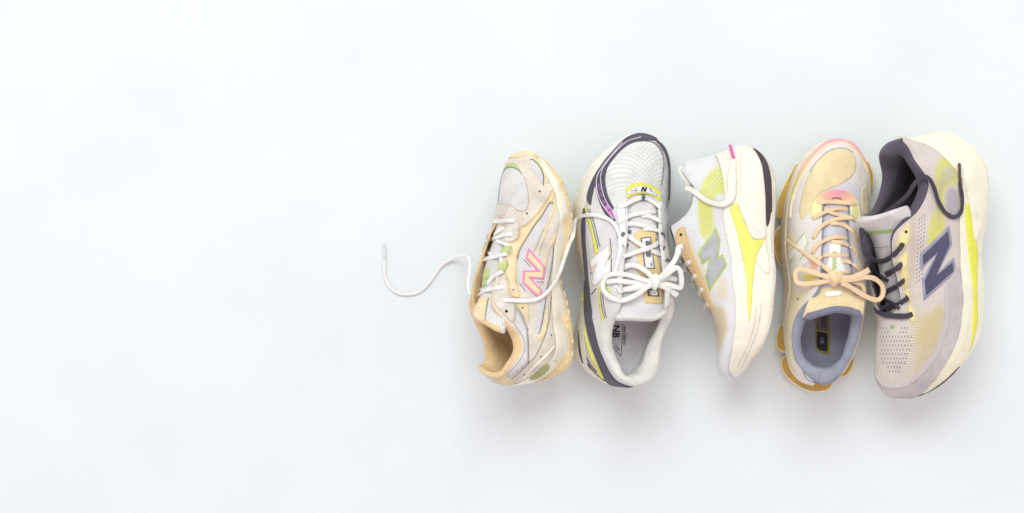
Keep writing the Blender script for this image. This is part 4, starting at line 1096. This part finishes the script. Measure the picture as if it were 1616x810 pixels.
S.panel('foxing_band', ZA4((150,600),(152,520),(165,440),(205,330),(265,220),(345,130),(425,62),(500,44),(590,56),(640,86),(702,160),(742,245),(738,300),(690,200),(630,120),(560,75),(490,75),(400,114),(312,210),(232,340),(175,500)), m_fox, u4, h=0.8, on=UM, dye=fox)
S.seam('piping', ZA4((155,640),(168,520),(232,342),(312,212),(402,116),(490,77),(560,77),(630,122),(690,202),(735,300)), m_pip, u4, w=2.4, h=1.8, on=UM)
S.panel('side_overlay', ZA4((690,425),(720,397),(742,440),(747,520),(738,610),(700,610),(688,500)), m_side4, u4, h=0.9, stitch=m_tan)
def vamp(x, y):
    d = math.hypot((x - 1321)*0.8, y - 300); t = min(1, max(0, (d - 8)/26))
    return lerpc('f3a9ae', 'f4c4a2', t*2) if t < 0.5 else lerpc('f4c4a2', 'efeaa8', t*2 - 1)
S.panel('vamp_shield', ZA4((312,640),(318,545),(370,467),(440,434),(520,427),(600,450),(655,507),(682,595),(668,660),(610,600),(600,540),(500,520),(400,530),(388,600),(350,650)), m_fox, u4, h=0.9, on=UT, dye=vamp)
S.seam('vamp_print', ZA4((465,492),(500,488),(535,496)), m_ink, u4, w=1.2, h=1.4, on=UT)
NE4 = ZB4((165,345),(345,108),(362,240),(290,385),(372,300),(378,390),(215,560),(185,450),(250,330),(190,400))
l4 = S.panel('letter_face', NE4, m_ivory, u4, h=0.7, sharp=True, step=1.5)
for a in (((160,330),(345,105)), ((345,105),(365,245),(290,390)), ((165,430),(215,370)), ((185,450),(300,330)), ((215,560),(378,385)), ((345,260),(382,205))): S.seam('letter_outline', ZB4(*a), m_limp, l4, w=0.7, h=1.0)
S.eyelet(*ZB4((277,760))[0], m_hole, u4, r=1.2, name='vent_hole')
S.panel('side_wedge', ZB4((135,420),(145,170),(165,165),(215,240),(190,330),(160,420)), m_pip, u4, h=0.6)
# sole pods
for q, z in ((ZA4((55,635),(50,590),(60,500),(110,380),(160,290),(197,226),(260,240),(220,400),(150,560),(110,640)), 0.022), (ZB4((34,200),(45,120),(75,60),(110,38),(190,60),(190,440),(105,430),(55,330)), 0.018),
             (ZD4((20,420),(30,360),(58,298),(120,320),(170,400),(150,500),(60,500),(30,470)), 0.016), (ZD4((58,590),(72,548),(100,530),(180,560),(300,660),(430,690),(446,740),(440,765),(400,795),(300,806),(200,772),(110,702),(70,642)), 0.014),
             (ZD4((440,700),(480,620),(560,550),(605,548),(610,580),(590,635),(560,678),(510,698)), 0.016), (ZA4((690,230),(735,208),(766,260),(783,330),(778,412),(740,420),(700,330)), 0.022)):
    pod('sole_pod', q, 0.0, z, m_pip, m_gold4, p4['outsole'])
# tongue and insole
S.panel('tongue_throat', [(1299,322),(1340,322),(1342,352),(1345,388),(1352,446),(1320,452),(1288,446),(1295,388),(1297,352)], m_ton4, tg4, h=0.7, on=('tongue',))
S.panel('pull_label', ZC4((215,228),(268,222),(322,236),(328,370),(362,500),(172,500),(200,360)), m_ivory, tg4, h=2.0, on=UT, key='pull')
for k in range(5): S.seam('label_print', ZC4((238,300 + k*36),(282,300 + k*36),(240,318 + k*36),(278,326 + k*36)), m_lime, tg4, w=1.2, h=0.4, on=('pull',))
S.panel('tongue_print', ZC4((165,715),(190,688),(325,680),(330,720),(200,740)), m_ivory, tg4, h=1.6, on=('tongue',))
tongue_rim(S, 'tongue_binding', m_bind4, tg4, 8, 9, row=-2)
i4 = p4['insole']; IN = ('insole',)
S.panel('insole_label', ZE4((135,110),(320,110),(322,725),(240,712),(165,690),(135,640)), m_oliv4, i4, h=0.3, on=IN, sharp=True, edge=0.2)
S.panel('insole_patch', ZE4((150,110),(295,110),(293,438),(150,412)), m_brown, i4, h=0.6, on=IN, sharp=True, edge=0.2)
S.panel('insole_patch', ZE4((150,428),(294,455),(292,694),(190,674),(150,630)), m_ink, i4, h=0.6, on=IN, sharp=True, edge=0.2)
text_print(S, 'insole_print', '206', 1303.5, 518.5, -90, 8.0, m_ink, i4, IN, h=0.9, sx=1.15)
text_print(S, 'insole_print', 'NB', 1294.5, 532, 90, 5.5, m_lin4, i4, IN, h=0.9)
S.seam('heel_seam', ZD4((230,650),(250,700),(300,730),(390,738),(450,715),(500,670)), m_bind4, u4, w=1.5, h=0.6, on=('upper', 'lining'))
# laces
R_ = lambda pts, **k: S.ribbon('lace', pts, m_lace4, t4, on=UT, **{**dict(w=5.0, t=2.8), **k})
R_(at(ZA4, (352,522,0.5),(400,518,3),(500,520,3.6),(600,528,3.2),(655,538,0.5)), w=6)
R_(at(ZA4, (325,645,0.4),(375,614,2.8),(450,582,3.4),(520,570,3.2),(595,578,0.8)))
R_(at(ZA4, (405,560,0.8),(460,598,4.5),(560,625,3.6),(620,642,3),(665,658,0.4)))
R_(at(ZA4, (325,795,0.3),(365,725,2.8),(440,668,3.4),(520,645,3.4),(605,640,0.8)))
R_(at(ZA4, (440,680,1.0),(500,680,4.2),(570,700,3.6),(620,738,3.2),(657,800,0.3)))
R_(at(ZC4, (45,312,0.3),(88,232,3),(180,178,3.4),(280,152,3.4),(408,172,0.8)))
R_(at(ZC4, (230,195,1.5),(330,208,4.2),(420,244,3.4),(465,280,3),(492,338,0.3)))
R_(at(ZC4, (95,372,0.4),(140,338,2.6),(200,330,2.4),(300,330,2.4),(412,335,0.6)))
R_(at(ZC4, (320,388,1),(410,398,3),(470,436,3.2),(520,505,0.3)))
R_(at(ZC4, (340,490,1),(390,494,2.4),(420,508,0.5)))
kz = S.cast(*ZC4((265,560))[0], UT)[0][2]*1000 + 8
A4 = lambda zf, *p: [tuple(zf((a, b))[0]) + (None, kz + z) for a, b, z in p]
R_(A4(ZB4, (630,560,3),(510,528,1),(400,492,-3),(310,468,-6),(262,490,-8),(252,560,-8),(290,608,-7),(420,608,-4),(520,592,-1),(620,572,3)), w=6, t=3)
S.ribbon('lace', at(ZB4, (158,172,1.5),(240,238,2.6),(330,302,3),(430,372,3.4),(540,452,5.5)) + A4(ZB4, (625,525,3)), m_lace4, t4, w=5.6, t=2.8, on=UT, taper=([0, 0.3, 0.5, 1], [0.42, 0.5, 0.95, 1]))
R_(A4(ZC4, (280,555,3),(380,560,1),(470,540,-1),(545,508,-3),(602,472,-5)), w=7.2, t=3.4)
R_(A4(ZC4, (290,575,3),(420,572,0),(540,548,-3),(640,555,-6),(708,600,-9),(740,660,-11),(732,728,-12),(690,768,-12),(620,758,-10),(520,708,-6),(420,645,-2),(330,598,2)), w=6, t=3)
R_(A4(ZC4, (440,590,-6),(510,610,-8),(545,650,-11),(550,710,-14)), w=5.4, t=3)
R_(A4(ZC4, (215,500,-1),(245,525,4),(262,560,5.5),(255,595,4),(230,620,-1)), w=10, t=4.5)
R_(A4(ZC4, (330,500,-1),(305,530,3),(300,570,4),(310,600,0)), w=6.5, t=3.5)
# ================================================================== shoe 5: stone knit runner, navy letter, charcoal laces
ZA5 = Z(1380, 200, 190); ZB5 = Z(1350, 320, 130); ZC5 = Z(1430, 330, 130); ZD5 = Z(1360, 420, 130); ZE5 = Z(1370, 490, 190, 1026)
t5 = thing('sneaker', 'stone grey knit sneaker with charcoal laces, dark collar and slate blue letter', 'shoe', 'row of five sneakers')
S = shoe5
m_up5 = mat('stone_knit', 'ffffff', 'knit', 0.9, color2='dcd8d4', scale=0.85, dye=True, bump=1.0, mottle=0.05); m_lin5 = mat('plum_grey_lining', '625a67', 'fabric', 0.95, bump=1.4)
m_ins5 = mat('dark_insole', '4c4650', 'fabric', 0.95); m_mid5 = mat('lime_white_foam', 'f1eed6', 'foam', 0.55, mottle=0.03); m_out5 = mat('dark_outsole', '4a3e42', 'rubber', 0.6)
m_lem5 = mat('lemon_foam_stripe', 'ebeb52', 'foam', 0.6, mottle=0.04); m_slate = mat('slate_letter', '57536a', 'fabric', 0.75, mottle=0.04); m_lavb = mat('lavender_border', 'a9a7bb', 'fabric', 0.7)
m_lace5 = mat('charcoal_lace', '4c4550', 'lace', 0.9, mottle=0.04); m_but = mat('butter_eyestay', 'f2e5a6', 'fabric', 0.65, mottle=0.03); m_silv = mat('silver_weave', 'd9d1ca', 'net', 0.7, 'c2babc', 0.42)
m_lavs = mat('lavender_silver', 'c9c0c0', 'fabric', 0.5, mottle=0.04); m_tong = mat('stone_tongue', 'e6dfdb', 'fabric', 0.9); m_grn = mat('green_print', 'a6d27c', 'fabric', 0.8); m_perf = mat('knit_hole_shade_and_seam', '9b9092', 'fabric', 0.95)  # m_perf paints the shade inside knit openings; also colours the tongue seam
m_agb = mat('brown_aglet', '5d463f', 'fabric', 0.4, bump=0.2)
p5 = body(S, t5, m_up5, m_lin5, m_ins5, m_mid5, m_mid5, m_tong)
u5 = p5['upper']; ms5 = p5['midsole']; tg5 = p5['tongue']; UM = ('upper', 'midsole'); UTL = ('upper', 'tongue', 'lining')
S.dye(u5, 'upper', 'e7ded4', [
    (ZA5((360,812),(372,650),(422,520),(408,400),(416,262),(460,206),(520,212),(560,280),(562,400),(535,388),(500,398),(472,450),(466,600),(472,700),(440,810)), 'e4e27e', 3.2, 0.95),
    (ZA5((455,300),(490,262),(530,290),(545,350),(500,370),(460,420),(440,520),(435,640),(415,520),(432,400)), 'd2d0ae', 2, 0.9),
    (ZA5((480,480),(510,415),(548,440),(565,540),(560,620),(500,610)), 'bdb7c0', 3, 0.8),
    (ZE5((375,70),(480,20),(560,0),(650,0),(640,150),(590,320),(500,450),(420,540),(385,470),(392,300)), 'ded0a4', 11, 0.8),
    (ZD5((600,560),(720,420),(800,380),(800,560),(700,760),(560,780)), 'ddcf9c', 8, 0.7),
    (ZB5((540,200),(590,180),(600,500),(560,810),(500,810),(530,480)), 'dccbb8', 3, 0.8)])
S.panel('mudguard', [(1502,428),(1512,424),(1517,440),(1520,470)] + ZE5((800,0),(778,180),(700,380),(560,600),(410,735),(280,742),(160,725),(95,660),(62,560),(60,490),(80,565),(135,622),(215,648),(305,638),(410,576),(500,466),(590,326),(640,150),(660,0)) + [(1495,470),(1498,445)], m_silv, u5, h=0.9, on=UM, key='mg5')
S.panel('toe_band', [(1490,470),(1492,448),(1497,446),(1499,470)] + ZE5((700,0),(682,150),(625,330),(545,460),(442,570),(325,650),(205,667),(115,642),(66,565),(56,482),(76,555),(130,612),(210,638),(300,628),(400,568),(490,458),(580,320),(630,150),(650,0)), m_lavs, u5, h=0.9, on=UM)
# letter
FN = ZC5((160,455),(405,216),(425,345),(290,655),(450,525),(462,612)) + ZD5((630,290),) + ZC5((180,705),(312,418),(166,546))
l5 = S.panel('letter_edge', inset(FN, -4.2), m_lavb, u5, h=0.9, sharp=True, step=1.4)
S.panel('letter_face', FN, m_slate, l5, base=0.9, h=0.6, edge=0.8, sharp=True, step=1.4)
# eyestay scallops
for q in (ZB5((405,400),(440,290),(500,225),(532,215),(540,300),(522,400),(462,470),(415,500),(395,450)), ZB5((412,565),(478,497),(516,490),(522,590),(495,665),(520,690),(522,810),(460,810),(435,740),(440,660)),
          ZD5((365,70),(435,0),(458,60),(462,170),(412,232),(396,205),(425,150),(395,95)), ZD5((415,265),(460,228),(482,270),(476,380),(505,400),(522,480),(512,552),(475,548),(448,440),(458,330))):
    S.panel('eyestay_tab', q, m_but, u5, h=0.9, stitch=m_tan)
S.eyelet(*ZB5((494,286))[0], m_hole, u5, r=1.8, base=0.8)
# knit openings
sp = []
for r in range(11):
    y = 150 + r*37
    x0, x1 = (105 + max(0, r - 7)*20, 350 - max(0, r - 5)*18) if r > 1 else (105, 330)
    n = 11
    for k in range(n):
        x = 105 + k*26 + (13 if r % 2 else 0)
        if x0 <= x <= x1 + 20 and not (r < 2 and 170 < x < 270): sp.append(ZE5((x, y))[0])
dashes(S, 'toe_openings', sp, m_perf, u5, 4.8, 1.25, 88)
sp = []
for k in range(16):
    for j in range(3): sp.append(ZB5((628 + j*27 - k*2, 165 + k*41 + j*-17))[0])
dashes(S, 'side_openings', sp, m_perf, u5, 4.2, 1.3, 95)
S.panel('vamp_mark', ZD5((280,600),(292,578),(310,580),(328,597),(316,616),(294,616)), m_grn, u5, h=0.4)
# tongue dressing
for k in range(9): S.seam('tongue_print', ZB5((112 + k*30, 318 - k*4),(124 + k*30, 276 - k*3),(130 + k*30, 322 - k*4),(142 + k*30, 290 - k*3)), m_grn, tg5, w=1.3, h=0.4, on=('tongue',))
S.seam('tongue_seam', ZB5((130,432),(220,442),(320,430)), m_perf, tg5, w=0.8, h=0.4, on=('tongue',))
dashes(S, 'tongue_openings', [ZB5((165 + k*27 + (j % 2)*12, 462 + j*32))[0] for k in range(6) for j in range(3)], m_perf, tg5, 3.2, 1.2, 70, on=('tongue',), h=0.4)
# midsole
S.panel('midsole_stripe', ZA5((615,520),(635,530),(655,640),(672,780)) + ZC5((660,250),(702,380),(702,600),(698,800)) + ZE5((935,60),(915,190),(872,330),(885,190),(895,0)) + ZC5((655,800),(620,500),(590,200),(578,80)), m_lem5, ms5, h=0.6, on=('midsole',))
for q in (ZE5((870,0),(840,200),(760,380),(640,530),(500,660),(410,740)), ZE5((905,200),(850,350),(760,470),(640,590),(520,680))): S.seam('midsole_groove', q, m_but, ms5, w=1.2, h=0.4, on=('midsole', 'outsole'))
S.panel('heel_block', ZA5((600,130),(680,170),(735,260),(760,400),(745,560),(700,720),(672,760),(655,640),(635,520),(605,400),(585,250)), m_mid5, ms5, h=2.4, edge=8, on=('midsole', 'outsole'))
S.seam('outsole_edge', ZE5((160,716),(250,738),(400,734),(540,680),(668,590),(778,480)), m_out5, p5['outsole'], w=3.0, h=0.8, on=('upper', 'midsole', 'outsole'))
# laces
R_ = lambda pts, **k: S.ribbon('lace', pts, m_lace5, t5, on=UTL, **{**dict(w=5.8, t=2.4), **k})
R_(at(ZB5, (62,250,1),(56,350,2.5),(72,455,3),(130,530,3.4),(230,578,4.5),(330,550,4.5),(420,470,3.4),(452,430,2.5),(464,395,0.2)), w=6.4)
R_(at(ZB5, (300,705,1.5),(340,680,3.4),(400,648,3.6),(440,615,2.6),(456,598,0.2)))
R_(at(ZD5, (238,90,1.5),(290,62,3.4),(340,35,3.6),(375,10,2.6),(390,0,0.2)))
R_(at(ZD5, (215,265,1.5),(280,232,3.4),(340,202,3.6),(400,155,2.6),(420,138,0.2)))
R_(at(ZD5, (175,415,1.5),(270,405,3.4),(350,380,3.6),(430,330,2.6),(456,308,0.2)))
R_(at(ZD5, (128,420,0.8),(150,448,2.6),(230,480,3.4),(330,492,3.6),(440,492,3.0),(498,472,0.3)), w=6.6)
R_(at(ZB5, (120,570,1),(160,640,2.4),(205,700,2.4),(235,760,1)))
R_(at(ZD5, (190,300,1),(250,345,2.2),(320,380,2.6),(370,420,1)), w=5)
R_(at(ZD5, (75,0,0.8),(130,50,2.2),(200,110,2.2),(260,150,1)), w=5)
zc = S.cast(*ZA5((500,560))[0], ('upper',))[0][2]*1000
A5 = lambda *p: [tuple(ZA5((a, b))[0]) + (None, zc + z) for a, b, z in p]
zl = S.cast(*ZA5((352,400))[0], ('upper', 'lining'))[0][2]*1000
A5 = lambda *p: [tuple(ZA5((a, b))[0]) + (None, zl + z) for a, b, z in p]
S.ribbon('lace', A5((70,585,-8),(150,525,-5),(220,462,0),(270,385,5),(320,338,7),(368,352,6)) + at(ZA5, (402,412,6)) + at(ZA5, (430,500,4),(480,580,3.4),(540,608,3.4),(583,572,3.6),(590,480,4),(577,385,4)), m_lace5, t5, w=5.2, t=2.4, on=('upper', 'midsole'), n=7)
S.ribbon('aglet', at(ZA5, (577,388,4.2),(574,320,4.2),(571,250,4.2)), m_agb, t5, w=3.2, t=2.8, on=('upper', 'midsole'))
